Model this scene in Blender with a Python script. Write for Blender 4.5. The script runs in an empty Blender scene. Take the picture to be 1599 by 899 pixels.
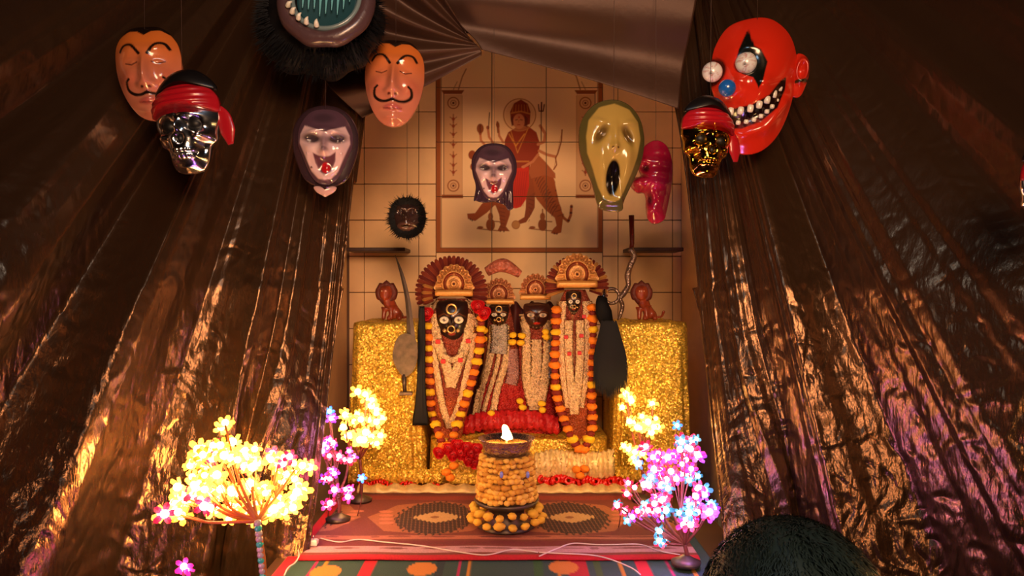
import bpy, math, random
import numpy as np
from mathutils import Vector, Matrix
random.seed(7); rng = np.random.RandomState(7)
C = bpy.context.scene.collection
F, CX, CY, ZC = 1200.0, 799.5, 449.5, 1.2      # focal length in pixels, frame centre, eye height
PI = math.pi

# ------------------------------------------------------------------ camera, world, lights, exposure
cam = bpy.data.cameras.new('camera'); cam.sensor_width = 36; cam.lens = 36 * F / 1599; cam.clip_start = .02
cam_o = bpy.data.objects.new('camera', cam); C.objects.link(cam_o)
cam_o.location = (0, 0, ZC); cam_o.rotation_euler = (PI / 2, 0, 0); bpy.context.scene.camera = cam_o
w = bpy.data.worlds.new('world'); bpy.context.scene.world = w; w.use_nodes = True
w.node_tree.nodes['Background'].inputs[0].default_value = (.55, .30, .26, 1)
w.node_tree.nodes['Background'].inputs[1].default_value = .007

def lamp(name, kind, loc, power, col, size=.1, rot=None):
    l = bpy.data.lights.new(name, kind); l.energy = power; l.color = col
    if kind == 'AREA': l.size = size
    else: l.shadow_soft_size = size
    o = bpy.data.objects.new(name, l); C.objects.link(o); o.location = loc
    if rot: o.rotation_euler = rot
    return o
lamp('room_lamp', 'AREA', (.3, -.6, 2.12), 18, (1, .56, .3), .9, (math.radians(79), 0, math.radians(7))).data.spread = math.radians(76)
lamp('cool_tube_lamp', 'AREA', (-.12, .75, 2.15), 1.9, (.55, .8, 1), .25, (math.radians(62), 0, 0))
vs = bpy.context.scene.view_settings
vs.view_transform = 'Standard'; vs.look = 'None'; vs.gamma = 1; vs.use_curve_mapping = False; vs.exposure = 0

# ------------------------------------------------------------------ helpers
def P(px, py, Y): return Vector(((px - CX) / F * Y, Y, ZC - (py - CY) / F * Y))
def lin(c):
    c = np.array(c, float) / 255.0
    return np.where(c <= .04045, c / 12.92, ((c + .055) / 1.055) ** 2.4)
def L4(c): return tuple(lin(c)) + (1,)

MATS = {}
def mat(name, col=None, rough=.5, metal=0, emit=0, ecol=None, bump=None, vcol=False, spec=.5, coat=0, sheen=0, sss=0, alpha=1, noise=None, mscale=None):
    if name in MATS: return MATS[name]
    m = bpy.data.materials.new(name); m.use_nodes = True; nt = m.node_tree; b = nt.nodes['Principled BSDF']
    if col is not None: b.inputs['Base Color'].default_value = L4(col)
    b.inputs['Roughness'].default_value = rough; b.inputs['Metallic'].default_value = metal
    b.inputs['Specular IOR Level'].default_value = spec; b.inputs['Coat Weight'].default_value = coat
    b.inputs['Coat Roughness'].default_value = .12; b.inputs['Sheen Weight'].default_value = sheen
    if emit:
        b.inputs['Emission Color'].default_value = L4(ecol or col); b.inputs['Emission Strength'].default_value = emit
    src = None
    if vcol:
        a = nt.nodes.new('ShaderNodeAttribute'); a.attribute_name = 'Col'; src = a.outputs['Color']
        nt.links.new(src, b.inputs['Base Color'])
    tc = nt.nodes.new('ShaderNodeTexCoord')
    if noise:                                    # (scale, amount) grain of the colour itself
        n = nt.nodes.new('ShaderNodeTexNoise'); n.inputs['Scale'].default_value = noise[0]; n.inputs['Detail'].default_value = 6
        nt.links.new(tc.outputs['Object'], n.inputs['Vector'])
        mr = nt.nodes.new('ShaderNodeMapRange'); mr.inputs['To Min'].default_value = 1 - noise[1]; mr.inputs['To Max'].default_value = 1 + noise[1]
        mr.inputs['From Min'].default_value = .3; mr.inputs['From Max'].default_value = .7
        nt.links.new(n.outputs['Fac'], mr.inputs['Value'])
        mx = nt.nodes.new('ShaderNodeVectorMath'); mx.operation = 'SCALE'
        if src: nt.links.new(src, mx.inputs[0])
        else: mx.inputs[0].default_value = tuple(lin(col))
        nt.links.new(mr.outputs[0], mx.inputs['Scale']); nt.links.new(mx.outputs[0], b.inputs['Base Color'])
    if bump:                                     # (kind, scale, strength, distance)
        kind, sc, st, di = bump
        if kind == 'noise': n = nt.nodes.new('ShaderNodeTexNoise'); n.inputs['Detail'].default_value = 5; out = n.outputs['Fac']
        else: n = nt.nodes.new('ShaderNodeTexVoronoi'); out = n.outputs['Distance' if kind == 'voronoi' else 'Color']
        n.inputs['Scale'].default_value = sc
        mp = nt.nodes.new('ShaderNodeMapping')
        if mscale: mp.inputs['Scale'].default_value = mscale
        nt.links.new(tc.outputs['Object'], mp.inputs[0]); nt.links.new(mp.outputs[0], n.inputs['Vector'])
        bp = nt.nodes.new('ShaderNodeBump'); bp.inputs['Strength'].default_value = st; bp.inputs['Distance'].default_value = di
        nt.links.new(out, bp.inputs['Height']); nt.links.new(bp.outputs[0], b.inputs['Normal'])
    MATS[name] = m
    return m

def tag(o, label=None, cat=None, group=None, kind=None):
    if label: o['label'] = label
    if cat: o['category'] = cat
    if group: o['group'] = group
    if kind: o['kind'] = kind
    return o
def thing(name, label, cat, loc=(0, 0, 0), rot=(0, 0, 0), group=None):
    o = bpy.data.objects.new(name, None); C.objects.link(o); o.location = loc; o.rotation_euler = rot
    o.empty_display_size = .02
    return tag(o, label, cat, group)
def rootloc(p):
    v = Vector((0, 0, 0))
    while p: v += p.location; p = p.parent
    return v
def mesh(name, verts, faces, m, parent=None, smooth=True, col=None, world=False, mats=None, fm=None):
    """one mesh object; world=True means the vertices are world coordinates"""
    me = bpy.data.meshes.new(name)
    v = np.array(verts, float)
    o = bpy.data.objects.new(name, me)
    if world:
        if parent: v = v - np.array(rootloc(parent))
        else:
            c = np.array([(v[:, 0].min() + v[:, 0].max()) / 2, (v[:, 1].min() + v[:, 1].max()) / 2, v[:, 2].min()])
            v = v - c; o.location = c
    me.from_pydata(v.tolist(), [], faces if isinstance(faces, list) else faces.tolist())
    for q in (mats or [m]): me.materials.append(q)
    if fm is not None: me.polygons.foreach_set('material_index', np.array(fm, dtype=np.int32))
    if smooth: me.polygons.foreach_set('use_smooth', np.ones(len(me.polygons), dtype=bool))
    if col is not None:
        a = me.color_attributes.new('Col', 'FLOAT_COLOR', 'POINT')
        cc = np.ones((len(v), 4)); cc[:, :3] = col; a.data.foreach_set('color', cc.ravel())
    me.update(); C.objects.link(o)
    if parent: o.parent = parent
    return o
def gridfaces(n, m, wrap=False, off=0):
    """n rows of m points"""
    i = np.arange(n - 1)[:, None]; j = np.arange(m if wrap else m - 1)[None, :]; k = (j + 1) % m
    a = i * m + j; b = i * m + k; c = (i + 1) * m + k; d = (i + 1) * m + j
    return (np.stack([a, b, c, d], -1).reshape(-1, 4) + off)
def merge(parts):
    V = []; Fc = []; n = 0
    for v, f in parts:
        v = np.array(v, float); V.append(v); Fc += [[q + n for q in ff] for ff in (f if isinstance(f, list) else f.tolist())]; n += len(v)
    return np.vstack(V), Fc
def box(x0, x1, y0, y1, z0, z1, bev=0):
    if bev:
        V = []; Fc = []
        rings = [(z0, bev), (z0 + bev, 0), (z1 - bev, 0), (z1, bev)]
        for z, b in rings:
            V += [(x0 + b, y0 + b, z), (x1 - b, y0 + b, z), (x1 - b, y1 - b, z), (x0 + b, y1 - b, z)]
        Fc = gridfaces(4, 4, True).tolist() + [[3, 2, 1, 0], [12, 13, 14, 15]]
        return np.array(V), Fc
    V = [(x, y, z) for z in (z0, z1) for x, y in ((x0, y0), (x1, y0), (x1, y1), (x0, y1))]
    return np.array(V), [[3, 2, 1, 0], [4, 5, 6, 7], [0, 1, 5, 4], [1, 2, 6, 5], [2, 3, 7, 6], [3, 0, 4, 7]]
def ellipsoid(c, r, nu=16, nv=10, f=None):
    V = []
    for i in range(nv + 1):
        t = PI * i / nv
        for j in range(nu):
            p = 2 * PI * j / nu
            q = np.array((math.sin(t) * math.cos(p), math.sin(t) * math.sin(p), math.cos(t)))
            k = f(q) if f else 1
            V.append(np.array(c) + q * np.array(r) * k)
    return np.array(V), gridfaces(nv + 1, nu, True)[:, ::-1].tolist()
def catmull(pts, n, closed=False):
    p = np.array(pts, float); k = len(p); out = []
    segs = k if closed else k - 1
    for s in range(segs):
        g = (lambda i: p[i % k]) if closed else (lambda i: p[min(max(i, 0), k - 1)])
        a, b, c, d = g(s - 1), g(s), g(s + 1), g(s + 2)
        for t in np.linspace(0, 1, 12, endpoint=False):
            out.append(.5 * ((2 * b) + (c - a) * t + (2 * a - 5 * b + 4 * c - d) * t * t + (3 * b - a - 3 * c + d) * t ** 3))
    if not closed: out.append(p[-1])
    out = np.array(out); q = np.vstack([out, out[:1]]) if closed else out
    s = np.r_[0, np.cumsum(np.linalg.norm(np.diff(q, axis=0), axis=1))]
    tt = np.linspace(0, s[-1], n + 1)[:-1] if closed else np.linspace(0, s[-1], n)
    return np.stack([np.interp(tt, s, q[:, i]) for i in range(q.shape[1])], 1)
def tube(pts, r, n=8, flat=1, smoothn=None):
    """tube along a polyline; r a number or a list; flat squashes it"""
    p = np.array(pts, float)
    if smoothn: 
        rr = np.interp(np.linspace(0, 1, smoothn), np.linspace(0, 1, len(p)), np.full(len(p), r) if np.isscalar(r) else r)
        p = catmull(p, smoothn); r = rr
    r = np.full(len(p), r) if np.isscalar(r) else np.array(r, float)
    t = np.gradient(p, axis=0); t /= np.linalg.norm(t, axis=1)[:, None] + 1e-9
    up = np.array((0, 1, 0.02)); V = []
    for i in range(len(p)):
        a = np.cross(t[i], up); a /= np.linalg.norm(a) + 1e-9; b = np.cross(a, t[i])
        for j in range(n):
            q = 2 * PI * j / n
            V.append(p[i] + r[i] * (math.cos(q) * a + flat * math.sin(q) * b))
    Fc = gridfaces(len(p), n, True).tolist()
    Fc += [list(range(n))[::-1], [len(V) - n + j for j in range(n)]]
    return np.array(V), Fc
def lathe(prof, n=32, c=(0, 0, 0)):
    V = [(c[0] + r * math.cos(2 * PI * j / n), c[1] + r * math.sin(2 * PI * j / n), c[2] + z) for r, z in prof for j in range(n)]
    return np.array(V), gridfaces(len(prof), n, True)[:, ::-1].tolist()
def dup(root, loc, rot=None, label=None, group=None):
    def cp(o, par):
        c = o.copy(); C.objects.link(c); c.parent = par
        for ch in o.children: cp(ch, c)
        return c
    r = cp(root, None); r.location = loc
    if rot is not None: r.rotation_euler = rot
    if label: r['label'] = label
    if group: r['group'] = group
    return r

# painting of print and paint: colours only, evaluated at mesh points
class Paint:
    def __init__(s, x, y, base): s.x = x; s.y = y; s.c = np.tile(lin(base), (len(x), 1)).astype(float)
    def mix(s, m, col, a=1):
        m = np.clip(m, 0, 1)[:, None] * a; s.c = s.c * (1 - m) + lin(col) * m
    def dist(s, pts):
        d = np.full(len(s.x), 1e9)
        for (x0, y0), (x1, y1) in zip(pts[:-1], pts[1:]):
            dx, dy = x1 - x0, y1 - y0; t = np.clip(((s.x - x0) * dx + (s.y - y0) * dy) / (dx * dx + dy * dy + 1e-9), 0, 1)
            d = np.minimum(d, np.hypot(s.x - x0 - t * dx, s.y - y0 - t * dy))
        return d
    def stroke(s, pts, w, col, a=1, soft=1): s.mix((w / 2 - s.dist(pts)) / soft + .5, col, a)
    def ell(s, cx, cy, rx, ry, col, a=1, soft=1, rot=0):
        c, q = math.cos(rot), math.sin(rot); u = (s.x - cx) * c + (s.y - cy) * q; v = -(s.x - cx) * q + (s.y - cy) * c
        s.mix((1 - np.hypot(u / rx, v / ry)) * min(rx, ry) / soft + .5, col, a)
    def ring(s, cx, cy, r, w, col, a=1, ry=None):
        k = r / (ry or r); s.mix((w / 2 - np.abs(np.hypot(s.x - cx, (s.y - cy) * k) - r)) + .5, col, a)
    def inside(s, pts):
        ins = np.zeros(len(s.x), bool); k = len(pts)
        for i in range(k):
            x0, y0 = pts[i]; x1, y1 = pts[(i + 1) % k]
            if y0 == y1: continue
            c = ((y0 > s.y) != (y1 > s.y)) & (s.x < (x1 - x0) * (s.y - y0) / (y1 - y0) + x0); ins ^= c
        return ins
    def poly(s, pts, col, a=1, soft=1):
        d = s.dist(list(pts) + [pts[0]]); d = np.where(s.inside(pts), d, -d); s.mix(d / soft + .5, col, a)
def G(x, y, cx, cy, rx, ry, rot=0):
    c, q = math.cos(rot), math.sin(rot); u = (x - cx) * c + (y - cy) * q; v = -(x - cx) * q + (y - cy) * c
    return np.exp(-(u / rx) ** 2 - (v / ry) ** 2)
def SD(x, y, pts):
    p = Paint(x, y, (0, 0, 0)); return p.dist(pts)

def relief(name, outline, dome, hfun, paint, s, parent, m, nr=44, na=110, back=.16, off=(0, 0, 0), power=2.4, smoothpts=True, base=(128, 128, 128)):
    """a closed moulded shell: outline in local pixels (y down), domed towards the viewer, features raised by hfun"""
    O = catmull(outline, na, True) if smoothpts else np.array(outline, float)
    cen = O.mean(0); na = len(O)
    if (np.roll(O[:, 0], -1) * O[:, 1] - O[:, 0] * np.roll(O[:, 1], -1)).sum() > 0: O = O[::-1]
    rr = np.linspace(.001, 1, nr)
    X = cen[0] + rr[:, None] * (O[:, 0] - cen[0])[None]; Yy = cen[1] + rr[:, None] * (O[:, 1] - cen[1])[None]
    H = dome * (1 - rr ** power)[:, None] + np.zeros_like(X)
    edge = np.clip((1 - rr) * 8, 0, 1)[:, None]
    if hfun: H = H + hfun(X.ravel(), Yy.ravel()).reshape(X.shape) * edge
    x = X.ravel(); y = Yy.ravel()
    V = np.stack([x, -H.ravel(), -y], 1)
    pc = Paint(x, y, base)
    if paint: paint(pc)
    col = pc.c
    Fc = gridfaces(nr, na, True).tolist()
    R = [V]; 
    bd = back * abs(dome) + 3 + max(0, -dome)
    for k, (sc, d) in enumerate(((1.0, bd), (.9, bd + .5), (.4, bd + .5), (.001, bd + .5))):
        R.append(np.stack([cen[0] + sc * (O[:, 0] - cen[0]), np.full(na, d), -(cen[1] + sc * (O[:, 1] - cen[1]))], 1))
        Fc += gridfaces(2, na, True, (nr - 1 + k) * na).tolist()
    V = np.vstack(R) * s + np.array(off) * s
    col = np.vstack([col] + [col[-na:]] * 4)
    return mesh(name, V, Fc, m, parent, col=col)

# ------------------------------------------------------------------ materials
M_tile = mat('glazed_tile', (250, 212, 160), .5, spec=.2, bump=('noise', 9, .05, .01), noise=(14, .05))
M_print = mat('printed_tile', vcol=True, rough=.55, spec=.15)
M_grout = mat('grout', (120, 92, 72), .9)
M_plastic = mat('black_plastic_sheet', (104, 77, 56), .25, metal=.8, bump=('noise', 34, .42, .009), mscale=(1.6, 1.6, .5))
nt = M_plastic.node_tree                          # second, broader crumple under the fine one
_b = nt.nodes['Principled BSDF']; _bp = [n for n in nt.nodes if n.type == 'BUMP'][0]
_v = nt.nodes.new('ShaderNodeTexVoronoi'); _v.inputs['Scale'].default_value = 11; _v.feature = 'SMOOTH_F1'
_t = nt.nodes.new('ShaderNodeTexCoord'); _m = nt.nodes.new('ShaderNodeMapping'); _m.inputs['Scale'].default_value = (1.3, 1.3, .6)
_n2 = nt.nodes.new('ShaderNodeTexNoise'); _n2.inputs['Scale'].default_value = 4; _mx = nt.nodes.new('ShaderNodeVectorMath'); _mx.operation = 'ADD'
nt.links.new(_t.outputs['Object'], _m.inputs[0]); nt.links.new(_t.outputs['Object'], _n2.inputs['Vector'])
nt.links.new(_m.outputs[0], _mx.inputs[0]); nt.links.new(_n2.outputs['Color'], _mx.inputs[1]); nt.links.new(_mx.outputs[0], _v.inputs['Vector'])
_b2 = nt.nodes.new('ShaderNodeBump'); _b2.inputs['Strength'].default_value = .42; _b2.inputs['Distance'].default_value = .014
_sx = nt.nodes.new('ShaderNodeSeparateXYZ'); _gp = nt.nodes.new('ShaderNodeNewGeometry'); nt.links.new(_gp.outputs['Position'], _sx.inputs[0])       # the film hangs taut and smooth high up, crumpled low down
for _bb, _lo, _hi in ((_bp, .8, .13), (_b2, .85, .16)):
    _r = nt.nodes.new('ShaderNodeMapRange'); _r.inputs['From Min'].default_value = .75; _r.inputs['From Max'].default_value = 1.45; _r.inputs['To Min'].default_value = _lo; _r.inputs['To Max'].default_value = _hi
    nt.links.new(_sx.outputs['Z'], _r.inputs['Value']); nt.links.new(_r.outputs[0], _bb.inputs['Strength'])
nt.links.new(_v.outputs['Distance'], _b2.inputs['Height']); nt.links.new(_b2.outputs[0], _bp.inputs['Normal'])
M_dulled = mat('dulled_plastic_sheet', (72, 47, 34), .5, metal=.35, bump=('noise', 14, .25, .01))  # same film as the curtains, darkened and dulled to keep highlights off the swags
M_gold = mat('gold_glitter_cloth', (232, 190, 70), .3, metal=.4, bump=('noise', 60, .5, .006), noise=(120, .35))
def glitter(m, scale, amt):
    nt = m.node_tree; b = nt.nodes['Principled BSDF']; bp = [n for n in nt.nodes if n.type == 'BUMP'][0]
    v = nt.nodes.new('ShaderNodeTexVoronoi'); v.inputs['Scale'].default_value = scale; tc = nt.nodes.new('ShaderNodeTexCoord'); nt.links.new(tc.outputs['Object'], v.inputs['Vector'])
    s1 = nt.nodes.new('ShaderNodeVectorMath'); s1.operation = 'SUBTRACT'; s1.inputs[1].default_value = (.5, .5, .5); nt.links.new(v.outputs['Color'], s1.inputs[0])
    s2 = nt.nodes.new('ShaderNodeVectorMath'); s2.operation = 'SCALE'; s2.inputs['Scale'].default_value = amt; nt.links.new(s1.outputs[0], s2.inputs[0])
    s3 = nt.nodes.new('ShaderNodeVectorMath'); s3.operation = 'ADD'; nt.links.new(bp.outputs[0], s3.inputs[0]); nt.links.new(s2.outputs[0], s3.inputs[1])
    s4 = nt.nodes.new('ShaderNodeVectorMath'); s4.operation = 'NORMALIZE'; nt.links.new(s3.outputs[0], s4.inputs[0]); nt.links.new(s4.outputs[0], b.inputs['Normal'])
glitter(M_gold, 250, .95)
M_cream = mat('cream_satin', (226, 196, 132), .4, metal=.25, bump=('noise', 120, .5, .004), noise=(60, .15))
M_paintmask = mat('painted_mask', vcol=True, rough=.34, coat=.3)
M_gloss = mat('glossy_painted_mask', vcol=True, rough=.2, coat=.8, bump=('noise', 60, .12, .003))
M_chrome = mat('chrome', (225, 230, 240), .17, metal=1)
M_goldchrome = mat('gold_chrome', (215, 165, 60), .1, metal=1)
M_redv = mat('red_vinyl', (170, 20, 34), .3, coat=.5, bump=('noise', 50, .2, .004))
M_blackv = mat('black_vinyl', (14, 12, 14), .35)
M_fur = mat('black_fur', (11, 11, 14), .6, spec=.25)
M_cloth = mat('painted_cloth', vcol=True, rough=.75, bump=('noise', 300, .5, .002))
M_idol = mat('idol_ornament', vcol=True, rough=.4, metal=.15, bump=('voronoi', 260, .8, .004)); glitter(M_idol, 260, .9)
M_face = mat('idol_face', vcol=True, rough=.3, coat=.3)
M_goldleaf = mat('gilt_ornament', vcol=True, rough=.35, metal=.3, bump=('voronoi', 300, .5, .002))
M_rug = mat('woven_rug', vcol=True, rough=.9, bump=('noise', 400, .6, .003))
M_steel = mat('steel', (190, 190, 205), .16, metal=1)
M_iron = mat('old_iron', (92, 78, 70), .45, metal=.7, noise=(30, .3))
M_wire = mat('white_cable', (225, 205, 205), .5)
M_stone = mat('dark_shelf_stone', (70, 46, 40), .5, noise=(30, .2))
M_wood = mat('table_wood', (70, 44, 28), .5, noise=(12, .2))
M_floor = mat('floor_carpet', (46, 30, 28), .85, noise=(20, .3))
M_ceil = mat('dark_ceiling_sheet', (34, 24, 20), .4, metal=.3)
M_cord = mat('nylon_cord', (70, 52, 42), .5)
M_teal = mat('teal_ribs', (104, 178, 190), .3, coat=.3)
M_tealdark = mat('teal_throat', (24, 66, 76), .5)
M_lip = mat('grey_pink_gum', (78, 56, 60), .35, coat=.4, bump=('noise', 60, .4, .004))
M_tooth = mat('tooth_ivory', (232, 228, 214), .2, coat=.5)
M_lion = mat('lion_terracotta', (150, 62, 34), .4, coat=.3, noise=(60, .3))
M_marigold = [mat('marigold_yellow', (240, 190, 24), .75), mat('marigold_orange', (236, 130, 18), .75), mat('marigold_maroon', (120, 26, 14), .75)]
M_marigold.append(mat('marigold_tan', (232, 178, 56), .75))
M_straw = [mat('straw_yellow', (222, 168, 62), .8), mat('straw_ochre', (196, 138, 46), .8), mat('straw_pale', (232, 184, 84), .8)]
M_rose = mat('red_rose', (196, 16, 26), .5)
M_redt = mat('red_tinsel', (214, 24, 16), .22, metal=.3, coat=.5)

# ------------------------------------------------------------------ the setting
TZ = .57                                           # height of the altar top
def struct(name, v, f, m, parent=None, smooth=False):
    o = mesh(name, v, f, m, parent, smooth, world=True)
    if not parent: o['kind'] = 'structure'
    return o
struct('floor', *box(-2.2, 2.2, -1.6, 3.2, -.1, 0), M_floor)
struct('ceiling', *box(-2.2, 2.2, -1.6, 3.2, 2.36, 2.4), M_ceil)
YB = 3.05
wb = struct('wall_back', *box(-.72, .76, YB + .006, YB + .12, 0, 2.36), M_grout)
struct('wall_left', *box(-.74, -.655, 2.5, YB, 0, 2.36), M_tile)
struct('wall_right', *box(.672, .76, 2.5, YB, 0, 2.36), M_tile)
sB = YB / F
def wx(px): return (px - CX) * sB
def wz(py): return ZC - (py - CY) * sB
g = .0016
def tile_mesh():
    v, f = box(-.5, .5, 0, .008, -.5, .5); return v, f
def tile(x0, x1, y0, y1):
    a, b = wx(x0) + g, wx(x1) - g; zt, zb = wz(y0) - g, wz(y1) + g
    if zb < .03: return
    dy = rng.uniform(-.0007, .0007)
    mesh('tile', *box(a, b, YB - .002 + dy, YB + .006, zb, zt, .0014), M_tile, wb, False, world=True)
rows = [118 + 56.4 * k for k in range(-4, 14)]
for r0, r1 in zip(rows[:-1], rows[1:]):
    for x0, x1 in ((545, 569), (569, 654), (654, 681), (941, 965), (965, 1050), (1050, 1064)): tile(x0, x1, r0, r1)
rows = [394 + 56.4 * k for k in range(0, 9)]
for r0, r1 in zip(rows[:-1], rows[1:]):
    for x0, x1 in ((681, 768), (768, 853), (853, 941)): tile(x0, x1, r0, r1)

def Q(x, y): return (680 + x / 3.745, 140 + y / 3.745)
def QL(*a): return [Q(x, y) for x, y in a]
def paint_mural(p):
    br = (150, 78, 34); rd = (150, 52, 22); dk = (96, 34, 18); sk = (205, 128, 84)
    p.poly([(678, 0), (688, 0), (688, 394), (678, 394)], (164, 92, 44)); p.stroke([(689, 0), (689, 388)], 1.6, dk, .7)
    p.poly([(934, 0), (944, 0), (944, 394), (934, 394)], (164, 92, 44)); p.stroke([(933, 0), (933, 388)], 1.4, dk, .6)
    p.poly([(678, 387), (944, 387), (944, 396), (678, 396)], (164, 92, 44)); p.stroke([(688, 387), (934, 387)], 1.5, dk, .6)
    for xo, sg in ((0, 1), (1622, -1)):            # the two painted pillars
        X = lambda v: xo + sg * v
        p.poly([(X(694), 148), (X(722), 148), (X(722), 304), (X(694), 304)], (212, 160, 108), .7)
        p.stroke([(X(693), 146), (X(693), 306)], 1.6, dk, .8); p.stroke([(X(722), 150), (X(722), 304)], .9, br, .5)
        p.poly([(X(689), 141), (X(725), 141), (X(721), 147), (X(693), 147)], br)
        p.poly([(X(690), 304), (X(723), 304), (X(723), 309.5), (X(690), 309.5)], br)
        p.stroke([(X(716), 140), (X(722), 120), (X(728), 108)], 2, br, .8); p.stroke([(X(708), 140), (X(714), 128)], 1.6, br, .6)
        for cy in (161, 290): p.ring(X(708), cy, 8.6, 1.6, br); p.ring(X(708), cy, 4.2, 1.3, br, .8); p.ell(X(708), cy, 1.8, 1.8, dk)
        for cy in (185, 196, 209, 225, 243, 257, 268):
            p.stroke([(X(708), cy - 6), (X(708), cy + 6)], 2, br, .8); p.stroke([(X(703), cy - 2), (X(708), cy + 2), (X(713), cy - 2)], 1.8, br, .7)
            p.ell(X(708), cy + 1, 2.4, 2.8, rd, .8)
    # tiger
    o1 = (168, 84, 34); st = (84, 34, 20)
    p.stroke(QL((690, 545), (706, 620), (722, 700), (750, 750), (775, 770), (790, 735), (795, 680)), 4.2, o1)
    for q in ((698, 590), (706, 625), (714, 660), (722, 700), (738, 740), (778, 765), (792, 720), (795, 685)): p.ell(*Q(*q), 2.2, 1.6, st)
    hind = QL((560, 395), (615, 400), (665, 455), (700, 540), (700, 610), (735, 690), (745, 760), (735, 835), (700, 846), (674, 838), (690, 812), (708, 795), (698, 750), (640, 700), (592, 640), (570, 600), (545, 560))
    p.poly(hind, o1)
    p.poly(QL((530, 600), (582, 600), (580, 690), (560, 730), (530, 775), (480, 790), (470, 775), (520, 745), (528, 690)), (140, 66, 30))
    p.poly(QL((345, 660), (440, 650), (436, 730), (412, 800), (435, 828), (362, 826), (380, 790), (372, 730)), (150, 72, 32))
    p.poly(QL((300, 640), (350, 672), (300, 720), (232, 768), (190, 755), (185, 725), (232, 722), (268, 672)), (160, 76, 34))
    p.poly(QL((290, 430), (460, 400), (560, 470), (580, 600), (440, 690), (300, 670), (250, 560)), (156, 76, 32))
    p.ell(*Q(215, 382), 6, 7, (150, 70, 30)); p.ell(*Q(222, 450), 5, 6, (150, 70, 30))
    for k in range(16):
        a = (590 + k * 8, 430 + k * 17); p.stroke(QL(a, (a[0] - 22, a[1] + 30), (a[0] - 30, a[1] + 52)), 1.6, st, .65, 1.4)
    for k in range(6):
        a = (640 + k * 15, 610 + k * 26); p.stroke(QL(a, (a[0] + 34, a[1] - 12)), 1.4, st, .6, 1.3)
        p.stroke(QL((545 + k, 640 + 24 * k), (575 - k * 6, 650 + 24 * k)), 1.2, st, .5)
        p.stroke(QL((375, 690 + 22 * k), (405, 698 + 22 * k)), 1.2, st, .5)
    for q in ((205, 758), (215, 764), (380, 826), (400, 828), (695, 840), (710, 842)): p.ell(*Q(*q), 1.3, 1.6, st, .8)
    # garments
    p.poly(QL((600, 380), (640, 420), (700, 490), (702, 520), (640, 500), (560, 520), (540, 470)), (176, 96, 52))
    p.poly(QL((404, 300), (425, 250), (470, 222), (540, 212), (590, 250), (612, 320), (600, 380), (560, 420), (545, 480), (450, 480), (430, 400), (405, 350)), rd)
    p.poly(QL((450, 462), (545, 452), (548, 560), (530, 640), (500, 685), (470, 695), (430, 688), (425, 600), (440, 520)), (206, 44, 22))
    for k in range(7): p.stroke(QL((458 + 13 * k, 480), (452 + 12 * k, 580), (440 + 12 * k, 680)), .9, (150, 24, 16), .6)
    p.stroke(QL((600, 380), (570, 420), (515, 452)), 4, sk); p.ell(*Q(512, 452), 2.6, 2, sk)
    p.stroke(QL((430, 260), (470, 330), (520, 260)), 2, (222, 150, 60), .8); p.stroke(QL((440, 240), (480, 370), (540, 230)), 1.4, (222, 150, 60), .7)
    p.stroke(QL((430, 420), (545, 420)), 2.4, (214, 140, 60), .7)
    # head
    p.ring(*Q(492, 148), 25, 1.6, (182, 112, 60)); p.ell(*Q(492, 148), 24, 24, (214, 150, 92), .45, 6)
    p.poly(QL((440, 180), (436, 130), (460, 80), (500, 58), (540, 84), (556, 130), (552, 200), (520, 215), (450, 210)), (140, 50, 24))
    for k in range(6): p.stroke(QL((450 + 18 * k, 130), (455 + 16 * k, 90)), 1.4, (205, 130, 50), .6)
    p.stroke(QL((444, 138), (500, 128), (552, 142)), 2.2, (210, 140, 60), .8)
    p.ell(*Q(488, 186), 9, 12, sk); p.stroke(QL((468, 178), (480, 176)), 1.2, dk); p.stroke(QL((496, 176), (508, 178)), 1.2, dk)
    p.stroke(QL((480, 206), (494, 206)), 1.3, (160, 30, 20)); p.ell(*Q(489, 162), 1, 1.6, (180, 20, 16)); p.stroke(QL((488, 180), (486, 192)), .9, (160, 84, 50))
    p.poly(QL((440, 170), (452, 150), (456, 200), (446, 216)), dk, .8); p.poly(QL((522, 150), (540, 170), (536, 220), (522, 214)), dk, .8)
    # arms and what they carry
    p.stroke(QL((600, 320), (636, 305), (642, 258), (612, 212)), 4.6, sk); p.stroke(QL((606, 358), (650, 380), (700, 392)), 4.4, sk)
    p.stroke(QL((618, 300), (618, 90)), 1.5, dk); p.stroke(QL((602, 88), (606, 126), (630, 126), (636, 88)), 1.8, dk); p.stroke(QL((620, 76), (620, 128)), 2.2, dk)
    p.stroke(QL((740, 236), (736, 300), (716, 372), (702, 400), (708, 440), (692, 466)), 2, br); p.stroke(QL((740, 240), (692, 462)), .6, br, .7)
    for ax, ay, tx, ty in ((396, 308, 366, 214), (336, 310, 306, 222), (286, 320, 262, 256)):
        p.stroke(QL((ax, ay), ((ax + tx) / 2 - 8, (ay + ty) / 2 + 10), (tx, ty)), 3.6, sk); p.ell(*Q(tx, ty), 2.4, 2.8, (170, 92, 56))
    p.stroke(QL((366, 250), (362, 190)), 2.6, br); p.ell(*Q(364, 205), 2.6, 4, br); p.stroke(QL((310, 230), (316, 135)), 1.3, dk); p.ell(*Q(262, 228), 5.4, 7.6, br); p.stroke(QL((262, 250), (262, 205)), 1.2, dk)
    # small attendants and lamp at the feet
    for cx in (322, 626):
        p.ell(*Q(cx, 790), 7, 9.5, br); p.ell(*Q(cx, 742), 4, 6, (160, 90, 46)); p.stroke(QL((cx, 700), (cx, 735)), 1.8, br)
        p.stroke(QL((cx - 78, 812), (cx + 55, 826)), 1.8, br, .9); p.ell(*Q(cx - 60, 806), 4.6, 2.2, br); p.stroke(QL((cx + 20, 770), (cx + 54, 772)), 1.6, br)
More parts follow.
